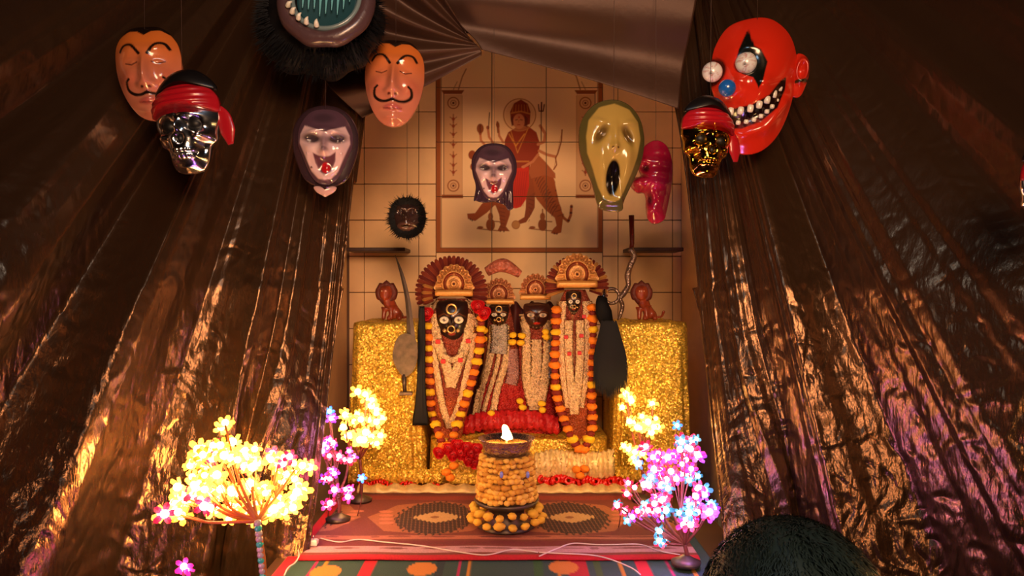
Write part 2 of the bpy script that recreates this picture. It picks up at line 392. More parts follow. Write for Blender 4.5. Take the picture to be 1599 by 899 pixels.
    p.ell(*Q(470, 790), 6.5, 7, (196, 140, 80)); p.ring(*Q(470, 790), 6, 1, br, .6)
for r0, r1 in ((52, 137), (137, 222), (222, 307), (307, 394)):
    for x0, x1 in ((681, 768), (768, 853), (853, 941)):
        n = 104; xs = np.linspace(wx(x0) + g, wx(x1) - g, n); zs = np.linspace(wz(r0) - g, wz(r1) + g, n)
        X, Z = np.meshgrid(xs, zs); x = X.ravel(); z = Z.ravel()
        p = Paint(x / sB + CX, CY - (z - ZC) / sB, (250, 212, 160)); paint_mural(p)
        V = np.stack([x, np.full(len(x), YB - .003), z], 1); Fc = gridfaces(n, n)[:, ::-1].tolist()
        k = len(V); e = [(xs[0], YB + .006, zs[0]), (xs[-1], YB + .006, zs[0]), (xs[-1], YB + .006, zs[-1]), (xs[0], YB + .006, zs[-1])]
        V = np.vstack([V, e]); c4 = [0, n - 1, n * n - 1, n * n - n]
        Fc += [[c4[i], k + i, k + (i + 1) % 4, c4[(i + 1) % 4]] for i in range(4)]
        o = mesh('printed_tile', V, Fc, M_print, wb, False, col=np.vstack([p.c, np.tile(lin((250, 212, 160)), (4, 1))]), world=True)
# two stone shelves let into the back wall
for x0, x1, lab in ((546, 636, 'dark stone wall shelf beside the left curtain above the small lion'), (978, 1062, 'dark stone wall shelf at the right edge of the tiled wall')):
    a, b = P(x0, 390, 2.96), P(x1, 390, 2.96)
    tag(mesh('wall_shelf', *box(a.x, b.x, 2.9, YB - .003, a.z - .008, a.z + .006, .002), M_stone, None, False, world=True), lab, 'shelf')

# ------------------------------------------------------------------ altar table, mat, rug
t = thing('altar_table', 'wooden altar table hidden under the green striped mat and the rug', 'table', (0, 2.2, 0))
mesh('tabletop', *box(-.56, .56, 1.5, 3.03, TZ - .04, TZ - .012), M_wood, t, False, world=True)
for x in (-.52, .52):
    for y in (1.54, 2.98): mesh('leg', *box(x - .025, x + .025, y - .025, y + .025, 0, TZ - .04), M_wood, t, False, world=True)
def cloth_grid(xs, path, colfun, name, m, thick=.003, wob=.0):
    """a cloth of parallel columns xs swept along path [(y,z),...]"""
    pa = catmull(path, 200); X, S = np.meshgrid(xs, np.arange(len(pa))); Yv = pa[S.astype(int), 0]; Zv = pa[S.astype(int), 1]
    s = np.r_[0, np.cumsum(np.linalg.norm(np.diff(pa, axis=0), axis=1))]; Sv = s[S.astype(int)]
    x, y, z = X.ravel(), Yv.ravel().copy(), Zv.ravel().copy(); z = z + wob * (np.sin(x * 23 + y * 7) * np.sin(y * 19 - x * 5) + 1)
    n, k = len(pa), len(xs); V = np.vstack([np.stack([x, y, z], 1), np.stack([x, y + .001, z - thick], 1)])
    Fc = gridfaces(n, k).tolist() + gridfaces(n, k, off=n * k)[:, ::-1].tolist()
    rim = [i for i in range(k)] + [(i + 1) * k - 1 for i in range(1, n)] + [(n - 1) * k + i for i in range(k - 2, -1, -1)] + [i * k for i in range(n - 2, 0, -1)]
    Fc += [[rim[i], rim[(i + 1) % len(rim)], rim[(i + 1) % len(rim)] + n * k, rim[i] + n * k][::-1] for i in range(len(rim))]
    c = colfun(x, y, Sv.ravel())
    return mesh(name, V, Fc, m, None, True, col=np.vstack([c, c]), world=True)
def mat_col(x, y, s):
    p = Paint(x * 1000, s * 1000, (44, 74, 70))
    for cx, w_, col in ((-522, 26, (196, 20, 44)), (-455, 7, (180, 20, 90)), (-432, 8, (196, 130, 40)), (-330, 30, (196, 20, 44)), (-270, 0, (0, 0, 0)), (-165, 20, (30, 50, 60)), (-120, 6, (180, 20, 90)), (-98, 7, (196, 130, 40)),
                       (0, 0, (0, 0, 0)), (60, 20, (44, 90, 46)), (106, 8, (196, 130, 40)), (150, 46, (176, 26, 40)), (196, 16, (60, 90, 40)), (250, 8, (196, 130, 40)), (300, 30, (196, 20, 44)), (360, 6, (180, 20, 90)), (410, 10, (196, 130, 40))):
        if w_: p.stroke([(cx, -100), (cx, 3000)], w_, col, 1, 2)
    for cx, cy in ((-205, 1150), (118, 1140), (-420, 1170)): p.ell(cx, cy, 34, 42, (206, 128, 52))
    return p.c
tag(cloth_grid(np.linspace(-.535, .47, 320), [(2.9, TZ - .009), (2.3, TZ - .009), (1.7, TZ - .009), (1.5, TZ - .01), (1.475, TZ - .03), (1.47, .4), (1.465, .15)], mat_col, 'striped_mat', M_rug),
    'dark green mat with red and mustard stripes under the front edge of the rug', 'mat')
def rug_col(x, y, s):
    p = Paint(x * 1000, y * 1000, (124, 58, 50)); rs = np.random.RandomState(3)
    p.poly([(-600, 2285), (600, 2285), (600, 2330), (-600, 2330)], (150, 60, 46))
    p.poly([(-600, 1925), (600, 1925), (600, 1955), (-600, 1955)], (186, 110, 86)); p.poly([(-600, 1880), (600, 1880), (600, 1912), (-600, 1912)], (120, 44, 52))
    p.poly([(-600, 1830), (600, 1830), (600, 1872), (-600, 1872)], (196, 146, 156)); p.poly([(-600, 1700), (600, 1700), (600, 1816), (-600, 1816)], (186, 22, 40))
    for k in range(60):
        cx = rs.uniform(-480, 480); cy = rs.choice([1945, 1858, 1895]); p.ell(cx, cy, rs.uniform(10, 40), rs.uniform(3, 8), (110, 46, 44), .6)
    for cx in (-212, 158, -580, 530):
        p.poly([(cx - 185, 2110), (cx - 120, 2230), (cx, 2275), (cx + 110, 2230), (cx + 165, 2110), (cx + 110, 1995), (cx, 1955), (cx - 120, 1990)], (176, 106, 70), .8)
        jag = 1 + .1 * np.sin(p.x * .35) * np.sin(p.y * .11)
        q1 = np.hypot((p.x - cx) / 108, (p.y - 2112) / 150) * jag; p.mix((1 - q1) * 30, (66, 42, 36))
        ins = (q1 < .95) & (np.mod(p.x + (p.y - 2100) * .1, 11) < 3); p.mix(ins.astype(float), (132, 88, 62), .75)
        q2 = (np.abs(p.x - cx - 5) / 66 + (np.abs(p.y - 2112) / 52) ** 1.5) * (1 + .12 * np.sin(p.x * .5)); p.mix((1 - q2) * 12, (202, 160, 108)); p.ell(cx, 2112, 12, 10, (150, 96, 60))
        for k in (-1, 1):
            for j in range(4): p.ell(cx + k * (125 + 6 * j), 2060 + 36 * j, 20, 12, (206, 120, 92), .8)
    p.poly([(-120, 2060), (60, 2060), (60, 2230), (-120, 2230)], (120, 50, 40), .5)
    p.c *= (1 + rs.uniform(-.12, .12, len(p.x)))[:, None]
    return p.c
tag(cloth_grid(np.linspace(-.5, .44, 420), [(2.5, TZ - .002), (2.2, TZ - .001), (1.95, TZ), (1.84, TZ), (1.805, TZ - .002), (1.797, TZ - .0055)], rug_col, 'woven_rug', M_rug, wob=.0012),
    'woven rug with dark striped eye motifs lying across the altar front', 'rug')
# cream runner in front of the cloths
def runner(x0, x1, lab, seed):
    rs = np.random.RandomState(seed); n = 140; k = 10; V = []
    for i in range(n):
        x = x0 + (x1 - x0) * i / (n - 1)
        for j in range(k):
            a = PI * j / (k - 1); r = .017 + .004 * math.sin(i * .35 + seed) + rs.uniform(-.0012, .0012)
            V.append((x, 2.385 - .034 * math.cos(a) + .003 * math.sin(i * .2), TZ + .002 + r * math.sin(a)))
    Fc = gridfaces(n, k).tolist() + [[i * k, (i + 1) * k, (i + 2) * k - 1, (i + 1) * k - 1] for i in range(n - 1)] + [list(range(k)), [(n - 1) * k + j for j in range(k)][::-1]]
    tag(mesh('cloth_runner', V, Fc, M_cream, None, True, world=True), lab, 'cloth')
runner(-.475, -.06, 'cream satin cloth strip laid along the foot of the left gold block', 1)
runner(.06, .40, 'cream satin cloth strip laid along the step right of the oil lamp', 2)

# ------------------------------------------------------------------ gold draped blocks and step
def draped(x0, x1, y0, y1, z0, z1, m, name, label, cat, flare=.03, rip=.006, freq=60, seed=0, sharp=.02):
    n = 150; k = 46; V = []; rs = np.random.RandomState(seed); ph = rs.uniform(0, 6, 8)
    cx, cy = (x0 + x1) / 2, (y0 + y1) / 2; hx, hy = (x1 - x0) / 2, (y1 - y0) / 2
    for j in range(k):
        if j < 6: q = j / 5 * .98; zz = z1 + .004 * math.sin(j * 2 + seed); fr = .02 + q * (1 - .02); d = 0
        else:
            q = (j - 5) / (k - 6); zz = z1 - sharp * (1 - math.cos(min(q * 8, PI / 2))) - (z1 - z0 - sharp) * q; fr = 1; d = flare * q ** 1.4
        for i in range(n):
            a = 2 * PI * i / n; c, s = math.cos(a), math.sin(a); pw = .28
            ex = math.copysign(abs(c) ** pw, c); ey = math.copysign(abs(s) ** pw, s)
            w_ = rip * (q if j >= 6 else 0) * (math.sin(a * freq / 6 + ph[0]) + .6 * math.sin(a * freq / 3.7 + ph[1] + zz * 9) + .5 * math.sin(zz * 40 + a * 5 + ph[2]))
            V.append((cx + ex * (hx * fr + d + w_), cy + ey * (hy * fr + d * .4 + w_), zz + (.003 * math.sin(a * 9 + ph[3]) if j < 8 else 0)))
    Fc = gridfaces(k, n, True)[:, ::-1].tolist() + [list(range(n)), [(k - 1) * n + i for i in range(n)][::-1]]
    return tag(mesh(name, V, Fc, m, None, True, world=True), label, cat)
draped(-.52, -.295, 2.47, 2.78, TZ, 1.088, M_gold, 'gold_draped_block', 'gold glitter cloth over a block, left, under the small lion and the sword', 'cloth', seed=1, flare=.012)
draped(.335, .575, 2.47, 2.78, TZ, 1.088, M_gold, 'gold_draped_block', 'gold glitter cloth over a block, right, beside the black fly whisk', 'cloth', seed=2, flare=.012)
draped(-.27, .315, 2.47, 2.86, TZ, .71, M_gold, 'draped_step', 'low gold-covered step on which the four deity idols stand', 'step', rip=.004, flare=.004, seed=3, freq=110)
def flounce(pts, name, label, m, r=.02, seed=0, h=.05):
    """bunched cloth along a front edge"""
    rs = np.random.RandomState(seed); p = catmull(pts, 120); parts = []; n = len(p); k = 14; V = []
    for i in range(n):
        f = .5 + .5 * math.sin(i * .42 + seed) * math.sin(i * .13 + 1)
        for j in range(k):
            t_ = j / (k - 1); V.append((p[i, 0] + .003 * math.sin(j * 1.9 + i), p[i, 1] - r * math.sin(PI * t_) * (.5 + f) - .012 * t_, p[i, 2] + h * (.5 - t_) + .003 * math.sin(i * .8)))
        V.append((p[i, 0], p[i, 1] + .008, p[i, 2] - h * .4)); V.append((p[i, 0], p[i, 1] + .008, p[i, 2] + h * .4))
    Fc = gridfaces(n, k + 2, True).tolist() + [list(range(k + 2))[::-1], [(n - 1) * (k + 2) + j for j in range(k + 2)]]
    return tag(mesh(name, V, Fc, m, None, True, world=True), label, 'cloth')
flounce([P(835, 728, 2.42), P(870, 722, 2.42), P(905, 728, 2.42), P(958, 722, 2.42)], 'cloth_flounce', 'bunched pale gold cloth hanging on the step right of the oil lamp', M_cream, .016, 1, .085)
flounce([P(560, 738, 2.425), P(610, 742, 2.425), P(690, 742, 2.425)], 'cloth_flounce', 'gathered gold cloth hem at the foot of the left block', M_gold, .01, 2, .045)
flounce([P(960, 738, 2.425), P(1020, 742, 2.425), P(1075, 742, 2.425)], 'cloth_flounce', 'gathered gold cloth hem at the foot of the right block', M_gold, .01, 3, .045)

# ------------------------------------------------------------------ plastic sheet curtains
aK = [-4, -2, -1, -.667, -.4, -.25, -.2]; yK = [.34, .66, 1.2, 1.6, 1.97, 2.16, 2.2]
def Yb(a): return np.interp(-np.abs(a), aK, yK)
def bez(T, Mid, B, u, v):
    def at(tab, u):
        tab = np.array(tab, float); return np.stack([np.interp(u, tab[:, 0], tab[:, 1]), np.interp(u, tab[:, 0], tab[:, 2])], -1)
    t_, m_, b_ = at(T, u), at(Mid, u), at(B, u); v = v[..., None]
    return (1 - v) ** 2 * t_ + 2 * v * (1 - v) * m_ + v * v * b_
def curtain(T, B, M0, knots, name, label, ripple, seed):
    n, m = 300, 620
    us = np.linspace(0, 1, m) ** 1.25; vs_ = np.linspace(0, 1, n)
    U, V = np.meshgrid(us, vs_)
    T, B = np.array(T, float), np.array(B, float)
    Mid = []
    for u in np.linspace(0, 1, 60):
        tx, ty = np.interp(u, T[:, 0], T[:, 1]), np.interp(u, T[:, 0], T[:, 2]); bx, by = np.interp(u, B[:, 0], B[:, 1]), np.interp(u, B[:, 0], B[:, 2])
        k = max(0, 1 - u / .3); Mid.append((u, (tx + bx) / 2 + k * M0[0], (ty + by) / 2 + k * M0[1]))
    PXY = bez(T, Mid, B, U, V); px, py = PXY[..., 0], PXY[..., 1]
    ku = [0]; kh = [knots[0][2]]
    for (x, y, h) in knots[1:]:
        d = (px - x) ** 2 + (py - y) ** 2; i = np.unravel_index(d.argmin(), d.shape); ku.append(U[i]); kh.append(h)
    # smooth profile
    fine = np.linspace(0, 1, 2000); prof = np.interp(fine, ku, kh); ker = np.hanning(25); ker /= ker.sum(); prof = np.convolve(np.pad(prof, 12, mode='edge'), ker, 'valid')
    rs = np.random.RandomState(seed)
    amp = (.25 + .9 * V ** .8) * 1.55
    h = np.interp(U, fine, prof) * amp
    for k in range(ripple[0]):
        f = rs.uniform(25, 110); ph = rs.uniform(0, 6); h += ripple[1] * np.sin(U * f + ph + .6 * np.sin(V * 3 + ph)) * (.3 + V) / (1 + f / 60)
    for nk, am in ((46, .010), (110, .005)):
        kn = rs.uniform(-1, 1, nk); h += am * np.interp((U ** .7) * (1 + .015 * np.sin(V * 5)), np.linspace(0, 1, nk), kn) * (.25 + V)
    a = (px - CX) / F; b = (py - CY) / F; we = np.clip((.37 - np.abs(a)) / .1, 0, 1); we = we * we * (3 - 2 * we); Y = Yb(a) / (1 + np.where(b > 0, .06 + .4 * we * np.minimum(b / .3, 1), .2) * b)
    Yn = Y.copy(); x = a * Y; z = ZC - b * Y
    # horizontal normal of the wall
    dy = np.gradient(Y, axis=1); dx = np.gradient(x, axis=1); L_ = np.hypot(dx, dy) + 1e-9
    nx, ny = dy / L_, -dx / L_
    sgn = np.sign(-(nx * x + ny * Y)); nx *= sgn; ny *= sgn
    x = x + nx * h; Y = Y + ny * h; z = np.maximum(z, .004)
    Vv = np.stack([x.ravel(), Y.ravel(), z.ravel()], 1)
    o = mesh(name, Vv, gridfaces(n, m).tolist(), M_plastic, None, True, world=True)
    sm = o.modifiers.new('thickness', 'SOLIDIFY'); sm.thickness = .0012
    return tag(o, label, 'curtain')
curtain([(0, 570, 105), (.06, 556, 20), (.12, 540, -90), (.25, 512, -110), (.4, 480, -120), (.6, 430, -130), (.8, 300, -160), (1, 100, -250)],
        [(0, 491, 848), (.03, 450, 1090), (.15, 330, 1150), (.3, 100, 1150), (.45, -300, 1200), (.55, -700, 1100), (.65, -1200, 900), (.75, -1600, 500), (.85, -1600, 0), (1, -1600, -500)],
        (26, -30),
        [(560, 400, -.03), (535, 400, 0), (455, 400, .045), (443, 400, .02), (427, 400, .03), (405, 400, .05), (345, 400, -.03), (322, 400, -.02), (244, 400, .075), (205, 430, .085), (110, 480, -.03), (105, 420, -.02), (90, 360, .05), (40, 300, .05), (0, 200, -.05), (0, 100, 0), (100, 0, 0)],
        'sheet_curtain', 'shiny black plastic curtain fanning out left of the tiled wall', (5, .0035), 3)
curtain([(0, 1052, 95), (.06, 1062, 20), (.12, 1070, -90), (.3, 1090, -110), (.5, 1125, -120), (.7, 1250, -140), (1, 1500, -250)],
        [(0, 1104, 848), (.03, 1150, 1090), (.15, 1270, 1150), (.3, 1500, 1150), (.45, 1900, 1200), (.55, 2300, 1100), (.65, 2800, 900), (.75, 3200, 500), (.85, 3200, 0), (1, 3200, -500)],
        (-14, -30),
        [(1055, 400, -.05), (1078, 400, -.03), (1088, 400, 0), (1150, 400, .05), (1166, 400, .03), (1232, 400, .085), (1292, 420, .0), (1330, 430, .01), (1420, 400, .05), (1500, 300, .02), (1560, 300, .0), (1590, 200, .03), (1590, 100, 0), (1590, 0, .02)],
        'sheet_curtain', 'shiny black plastic curtain fanning out right of the tiled wall', (5, .003), 8)
def swag(edgeA, edgeB, YA, YBb, name, label, folds, amp, sag, seed, n=120, m=200):
    """sheet spanned between two pixel curves with depths; folds run from A to B"""
    A = catmull(edgeA, m); B = catmull(edgeB, m); t_ = np.linspace(0, 1, n)[:, None]; s = np.linspace(0, 1, m)[None]
    px = A[:, 0] * (1 - t_) + B[:, 0] * t_; py = A[:, 1] * (1 - t_) + B[:, 1] * t_ + sag * np.sin(PI * t_) * (.3 + s)
    YAa = np.interp(np.linspace(0, 1, m), np.linspace(0, 1, len(YA)), YA); YBa = np.interp(np.linspace(0, 1, m), np.linspace(0, 1, len(YBb)), YBb)
    Y = YAa * (1 - t_) + YBa * t_; rs = np.random.RandomState(seed)
    h = 0
    for k in range(4): f = folds * rs.uniform(.5, 1.6); h = h + amp / (1 + k * .5) * np.sin(f * 2 * PI * s + rs.uniform(0, 6) + .8 * np.sin(t_ * 3 + k))
    Y = Y - h * np.minimum(1, .25 + 1.3 * t_)
    x = (px - CX) / F * Y; z = ZC - (py - CY) / F * Y
    o = mesh(name, np.stack([x.ravel(), Y.ravel(), z.ravel()], 1), gridfaces(n, m).tolist(), M_dulled, None, True, world=True)
    o.modifiers.new('thickness', 'SOLIDIFY').thickness = .0012
    return tag(o, label, 'curtain')
swag([(752, 86), (752, 80), (748, 74), (740, 66), (730, 56)], [(566, 184), (505, 120), (500, 40), (545, -60), (600, -200)], [2.3, 2.26], [2.26, 2.2, 2.0],
     'ceiling_swag', 'black plastic sheet swagged from the ceiling peak to the left curtain', 3, .012, 8, 4)
swag([(752, 78), (740, 60), (700, 20), (660, -40), (600, -200)], [(1060, 170), (1066, 110), (1080, 40), (1100, -60), (1140, -230)], [2.3, 2.25, 1.95], [2.28, 2.2, 1.9],
     'ceiling_swag', 'black plastic sheet swagged from the ceiling peak to the right curtain', 2, .02, -14, 6)

# ------------------------------------------------------------------ masks hung from the sheets
def cord(root, top, s):
    """nylon cord from the mask's top straight up to the ceiling"""
    R = root.rotation_euler.to_matrix(); a = Vector(top) * s; wtop = root.location + R @ a
    L = 2.36 - wtop.z; up = R.inverted() @ Vector((0, 0, L))
    pts = [a + Vector((0, .004, -.006)), a + up * .5, a + up]
    mesh('hanging_cord', *tube(pts, .0007, 5), M_cord, root)
def at(px, py, Y, name, label, cat='mask', rot=(0, 0, 0), group=None):
    return thing(name, label, cat, P(px, py, Y), rot, group), Y / F
R_ = math.radians

def man_mask(px, py, Y, label, rot, k=1.0):
    r, s = at(px, py, Y, 'moustached_man_mask', label, rot=rot); s *= k
    out = [(0, -66), (24, -62), (42, -40), (46, -8), (42, 22), (32, 48), (18, 66), (0, 72), (-18, 66), (-32, 48), (-42, 22), (-46, -8), (-42, -40), (-24, -62)]
    def h(x, y):
        return (13 * G(x, y, 0, 18, 8, 16) + 9 * G(x, y, 0, -2, 6, 18) + 5 * G(x, y, -9, 24, 6, 5) + 5 * G(x, y, 9, 24, 6, 5) - 5 * G(x, y, -18, -8, 9, 6) - 5 * G(x, y, 18, -8, 9, 6)
                + 4 * G(x, y, -18, -8, 6, 3.4) + 4 * G(x, y, 18, -8, 6, 3.4) + 5 * G(x, y, -25, 14, 12, 12) + 5 * G(x, y, 25, 14, 12, 12) + 7 * G(x, y, 0, 46, 14, 6) + 9 * G(x, y, 0, 62, 14, 9)
                + 4 * G(x, y, -18, -28, 14, 7) + 4 * G(x, y, 18, -28, 14, 7) - 3 * G(x, y, 0, 52, 14, 2))
    def pt(p):
        p.mix((p.y + 40) / 60, (196, 120, 96)); p.ell(-25, 14, 14, 12, (196, 96, 70), .4, 8); p.ell(25, 14, 14, 12, (196, 96, 70), .4, 8)
        p.poly([(-50, -90), (50, -90), (46, -34), (36, -50), (22, -58), (10, -57), (0, -50), (-10, -57), (-22, -58), (-36, -50), (-46, -34)], (26, 16, 12))
        for q in (-1, 1):
            p.stroke(catmull([(q * 34, -27), (q * 28, -35), (q * 17, -34), (q * 6, -20)], 14).tolist(), 4.4, (30, 16, 12))
            p.stroke([(q * 27, -8), (q * 18, -5), (q * 10, -8)], 1.6, (70, 34, 26))
            p.stroke(catmull([(0, 36), (q * 10, 38), (q * 20, 36), (q * 28, 29), (q * 28, 20), (q * 24, 16)], 24).tolist(), 4.2, (30, 16, 12))
        p.ell(0, 47, 14, 4.5, (176, 84, 84), .8, 2); p.stroke([(-14, 48), (0, 49.5), (14, 48)], 1.2, (90, 34, 34))
        p.ell(-5, 29, 2.4, 1.6, (80, 30, 20)); p.ell(5, 29, 2.4, 1.6, (80, 30, 20))
    relief('face_shell', out, 26, h, pt, s, r, M_gloss, base=(214, 116, 48), nr=60, na=130)
    cord(r, (0, -6, 64), s)
man_mask(234, 112, 1.82, 'orange man mask with painted brows and moustache behind the silver skull', (0, R_(-6), R_(9)), 1.06)
man_mask(616, 127, 2.1, 'orange-browed man mask with curled moustache above the tiled wall corner', (R_(-4), R_(2), R_(4)), 1.0)

def fiend_mask(px, py, Y, label, rot, k, skirt):
    r, s = at(px, py, Y, 'hooded_fiend_mask', label, rot=rot); s *= k
    out = [(0, -62), (24, -56), (40, -34), (44, -6), (36, 18), (26, 42), (14, 58), (0, 63), (-14, 58), (-26, 42), (-36, 18), (-44, -6), (-40, -34), (-24, -56)]
    def h(x, y):
        return (9 * G(x, y, 0, 4, 6, 16) + 8 * G(x, y, 0, 12, 8, 6) + 6 * G(x, y, -18, -20, 16, 5, -.3) + 6 * G(x, y, 18, -20, 16, 5, .3) - 8 * G(x, y, -19, -8, 10, 6) - 8 * G(x, y, 19, -8, 10, 6)
                + 5 * G(x, y, -26, 8, 10, 10) + 5 * G(x, y, 26, 8, 10, 10) - 9 * G(x, y, 2, 32, 10, 11) + 6 * G(x, y, 3, 36, 6, 8) + 5 * G(x, y, 0, 54, 12, 5) + 2.5 * np.exp(-((np.hypot(x, y - 20) - 28) / 4) ** 2) * (y > 14))
    def pt(p):
        p.c[:] = lin((84, 60, 76))
        face = [(-32, -32), (-14, -24), (0, -19), (14, -24), (32, -32), (39, -18), (40, -4), (31, 18), (21, 42), (10, 54), (0, 56), (-10, 54), (-21, 42), (-31, 18), (-40, -4), (-39, -18)]
        p.poly(face, (214, 182, 188), 1, 2)
        p.ell(-20, -10, 16, 7, (44, 32, 44), .95, 5, .15); p.ell(20, -10, 16, 7, (44, 32, 44), .95, 5, -.15); p.ell(0, -4, 6, 12, (120, 92, 108), .7, 5)
        p.ell(0, 10, 6, 4, (96, 66, 84), .7, 3); p.ell(-13, 8, 6, 6, (232, 200, 200), .5, 5)
        p.poly([(-18, 14), (-10, 18), (0, 21), (10, 18), (18, 12), (17, 26), (11, 40), (3, 48), (-6, 44), (-14, 30)], (84, 36, 52), .95, 2)
        p.ell(2, 37, 7, 9, (176, 24, 34), 1, 2); p.stroke([(-13, 24), (-10, 38), (0, 49), (10, 42), (17, 22)], 1.6, (120, 84, 96), .7)
        p.ell(-21, 36, 1.8, 1.8, (70, 30, 40)); p.ell(-2, -44, 16, 8, (60, 44, 56), .8, 6)
    relief('face_shell', out, 20, h, pt, s, r, M_gloss, nr=60, na=130)
    def hc(p): pass
    if skirt: relief('hood', [(0, -68), (30, -60), (48, -34), (51, -4), (44, 24), (45, 70), (44, 78), (34, 82), (24, 70), (0, 64), (-20, 66), (-40, 62), (-44, 60), (-40, 30), (-48, 0), (-49, -34), (-30, -60)], 9, lambda x, y: 2 * np.sin(x * .5) * (y > 40), None, s, r, M_gloss, nr=26, na=110, off=(0, 6, 0), base=(56, 38, 52))
    else:
        relief('hood', [(0, -70), (32, -60), (50, -34), (52, 0), (44, 30), (30, 56), (0, 66), (-30, 56), (-44, 30), (-52, 0), (-50, -34), (-32, -60)], 8, None, None, s, r, M_gloss, nr=16, na=80, off=(0, 6, 0), base=(50, 34, 42))
        relief('collar_bow', [(0, 70), (8, 65), (18, 66), (14, 74), (4, 80), (0, 82), (-4, 80), (-14, 74), (-18, 66), (-8, 65)], 5, None, None, s, r, M_gloss, nr=12, na=50, base=(200, 160, 160))
    cord(r, (0, -4, 66), s)
fiend_mask(508, 229, 2.02, 'pale laughing fiend mask with heart collar on the left curtain', (R_(-3), 0, R_(8)), .96, False)
fiend_mask(771, 270, 2.3, 'small pale fiend mask with purple hood in front of the tiger mural', (0, R_(1), 0), .7, True)

# olive ghoul
r, s = at(955, 240, 2.08, 'ghoul_mask', 'olive ghoul mask with drooping eyes and gaping black mouth, right of the mural', rot=(R_(-3), R_(3), R_(5)))
out = [(0, -86), (26, -78), (44, -56), (51, -26), (49, 4), (40, 32), (28, 60), (22, 76), (20, 88), (0, 90), (-14, 86), (-20, 76), (-30, 44), (-46, 12), (-52, -18), (-49, -50), (-30, -76)]
def h(x, y):
    e = -9 * G(x, y, -21, -26, 6.5, 16, .55) - 9 * G(x, y, 21, -26, 6.5, 16, -.55)
    return e + 7 * G(x, y, 0, -6, 7, 7) + 4 * G(x, y, 0, -24, 5, 20) - 16 * G(x, y, 1, 42, 12, 26) + 4 * G(x, y, -20, 10, 8, 20) + 4 * G(x, y, 22, 10, 8, 20) + 6 * G(x, y, 0, 76, 14, 5) + 4 * G(x, y, -24, -46, 14, 5, .3) + 4 * G(x, y, 24, -46, 14, 5, -.3)
def pt(p):
    f = [(0, -78), (24, -70), (38, -50), (43, -24), (38, 6), (30, 32), (20, 60), (12, 74), (0, 78), (-12, 72), (-20, 56), (-30, 28), (-40, 4), (-43, -22), (-40, -48), (-24, -70)]
    p.poly(f, (176, 150, 78), 1, 2)
    p.ell(-21, -26, 7, 16, (84, 62, 30), .9, 5, .55); p.ell(21, -26, 7, 16, (84, 62, 30), .9, 5, -.55)
    p.ell(-4, -4, 1.8, 1.4, (90, 66, 34)); p.ell(4, -4, 1.8, 1.4, (90, 66, 34)); p.ell(1, 40, 11, 27, (12, 9, 8), 1, 2)
    p.stroke([(0, 78), (0, 90)], 1.4, (40, 34, 20))
relief('face_shell', out, 24, h, pt, s, r, M_gloss, nr=64, na=140, base=(84, 78, 40))
cord(r, (0, -4, 84), s)

# magenta imp turned to the left
r, s = at(1018, 285, 2.2, 'imp_mask', 'glossy magenta mask turned sideways behind the olive ghoul mask', rot=(0, R_(2), R_(-12)))
out = [(4, -66), (20, -58), (29, -36), (31, -8), (28, 20), (24, 44), (20, 58), (6, 64), (-4, 58), (-8, 44), (-9, 26), (-13, 16), (-22, 16), (-32, 8), (-34, -2), (-26, -8), (-18, -10), (-22, -22), (-22, -40), (-12, -58)]
def h(x, y): return 12 * G(x, y, -22, 4, 11, 8) - 8 * G(x, y, -10, -20, 6, 7) + 6 * G(x, y, -12, -32, 8, 5) + 6 * G(x, y, 8, 2, 12, 9) - 6 * G(x, y, -2, 28, 5, 10) + 6 * G(x, y, 4, 46, 10, 8) + 2 * np.sin(y * .35) * G(x, y, 14, -20, 14, 40)
def pt(p):
    p.ell(-10, -20, 6, 5, (50, 6, 20), .9, 4); p.ell(-2, 28, 4, 9, (60, 6, 24), .9, 4); p.ell(8, 2, 14, 10, (190, 34, 90), .6, 6)
relief('face_shell', out, 22, h, pt, s, r, M_gloss, nr=50, na=120, base=(158, 20, 58), back=.3)
cord(r, (4, -4, 64), s)

# clown
r, s = at(1168, 134, 1.95, 'clown_mask', 'big glossy red clown mask with bulging eyes and a toothy grin', rot=(R_(2), R_(8), R_(-10)))
out = [(-8, -104), (22, -104), (50, -84), (66, -50), (70, -10), (66, 36), (54, 74), (34, 98), (8, 106), (-12, 98), (-26, 74), (-36, 48), (-46, 26), (-56, 4), (-60, -24), (-58, -56), (-42, -88)]
def h(x, y):
    m = SD(x, y, [(-34, 46), (-6, 46), (22, 32), (46, 8)])
    return (9 * G(x, y, 18, 2, 15, 12, -.4) + 8 * G(x, y, -18, 4, 12, 10) + 10 * G(x, y, -36, 16, 12, 10) - 9 * np.exp(-(SD(x, y, [(-30, 56), (-4, 58), (26, 42), (48, 12)]) / 12) ** 2)
            + 6 * np.exp(-(SD(x, y, [(-34, 74), (0, 82), (34, 66), (58, 24)]) / 8) ** 2) - 6 * G(x, y, -8, -28, 14, 12) - 6 * G(x, y, -54, -12, 10, 12) + 4 * G(x, y, -8, -52, 18, 8) + 3 * G(x, y, 36, 20, 8, 8))
def pt(p):
    p.poly([(-14, -82), (-2, -52), (8, -48), (20, -30), (16, 2), (12, 12), (2, -4), (-14, -8), (-26, -24), (-24, -46)], (14, 16, 12), 1, 1.4)
    p.ell(-58, -14, 20, 22, (20, 14, 12), .9, 3)
    p.poly([(-44, 38), (-20, 42), (6, 36), (30, 18), (44, -6), (52, -14), (54, 4), (46, 34), (24, 58), (-2, 70), (-24, 70), (-38, 58)], (26, 4, 6), 1, 1.4)
    p.ell(10, 60, 22, 5, (150, 60, 60), .5, 3, -.4)
relief('face_shell', out, 40, h, pt, s, r, M_gloss, nr=70, na=150, base=(206, 44, 24), power=2.2)
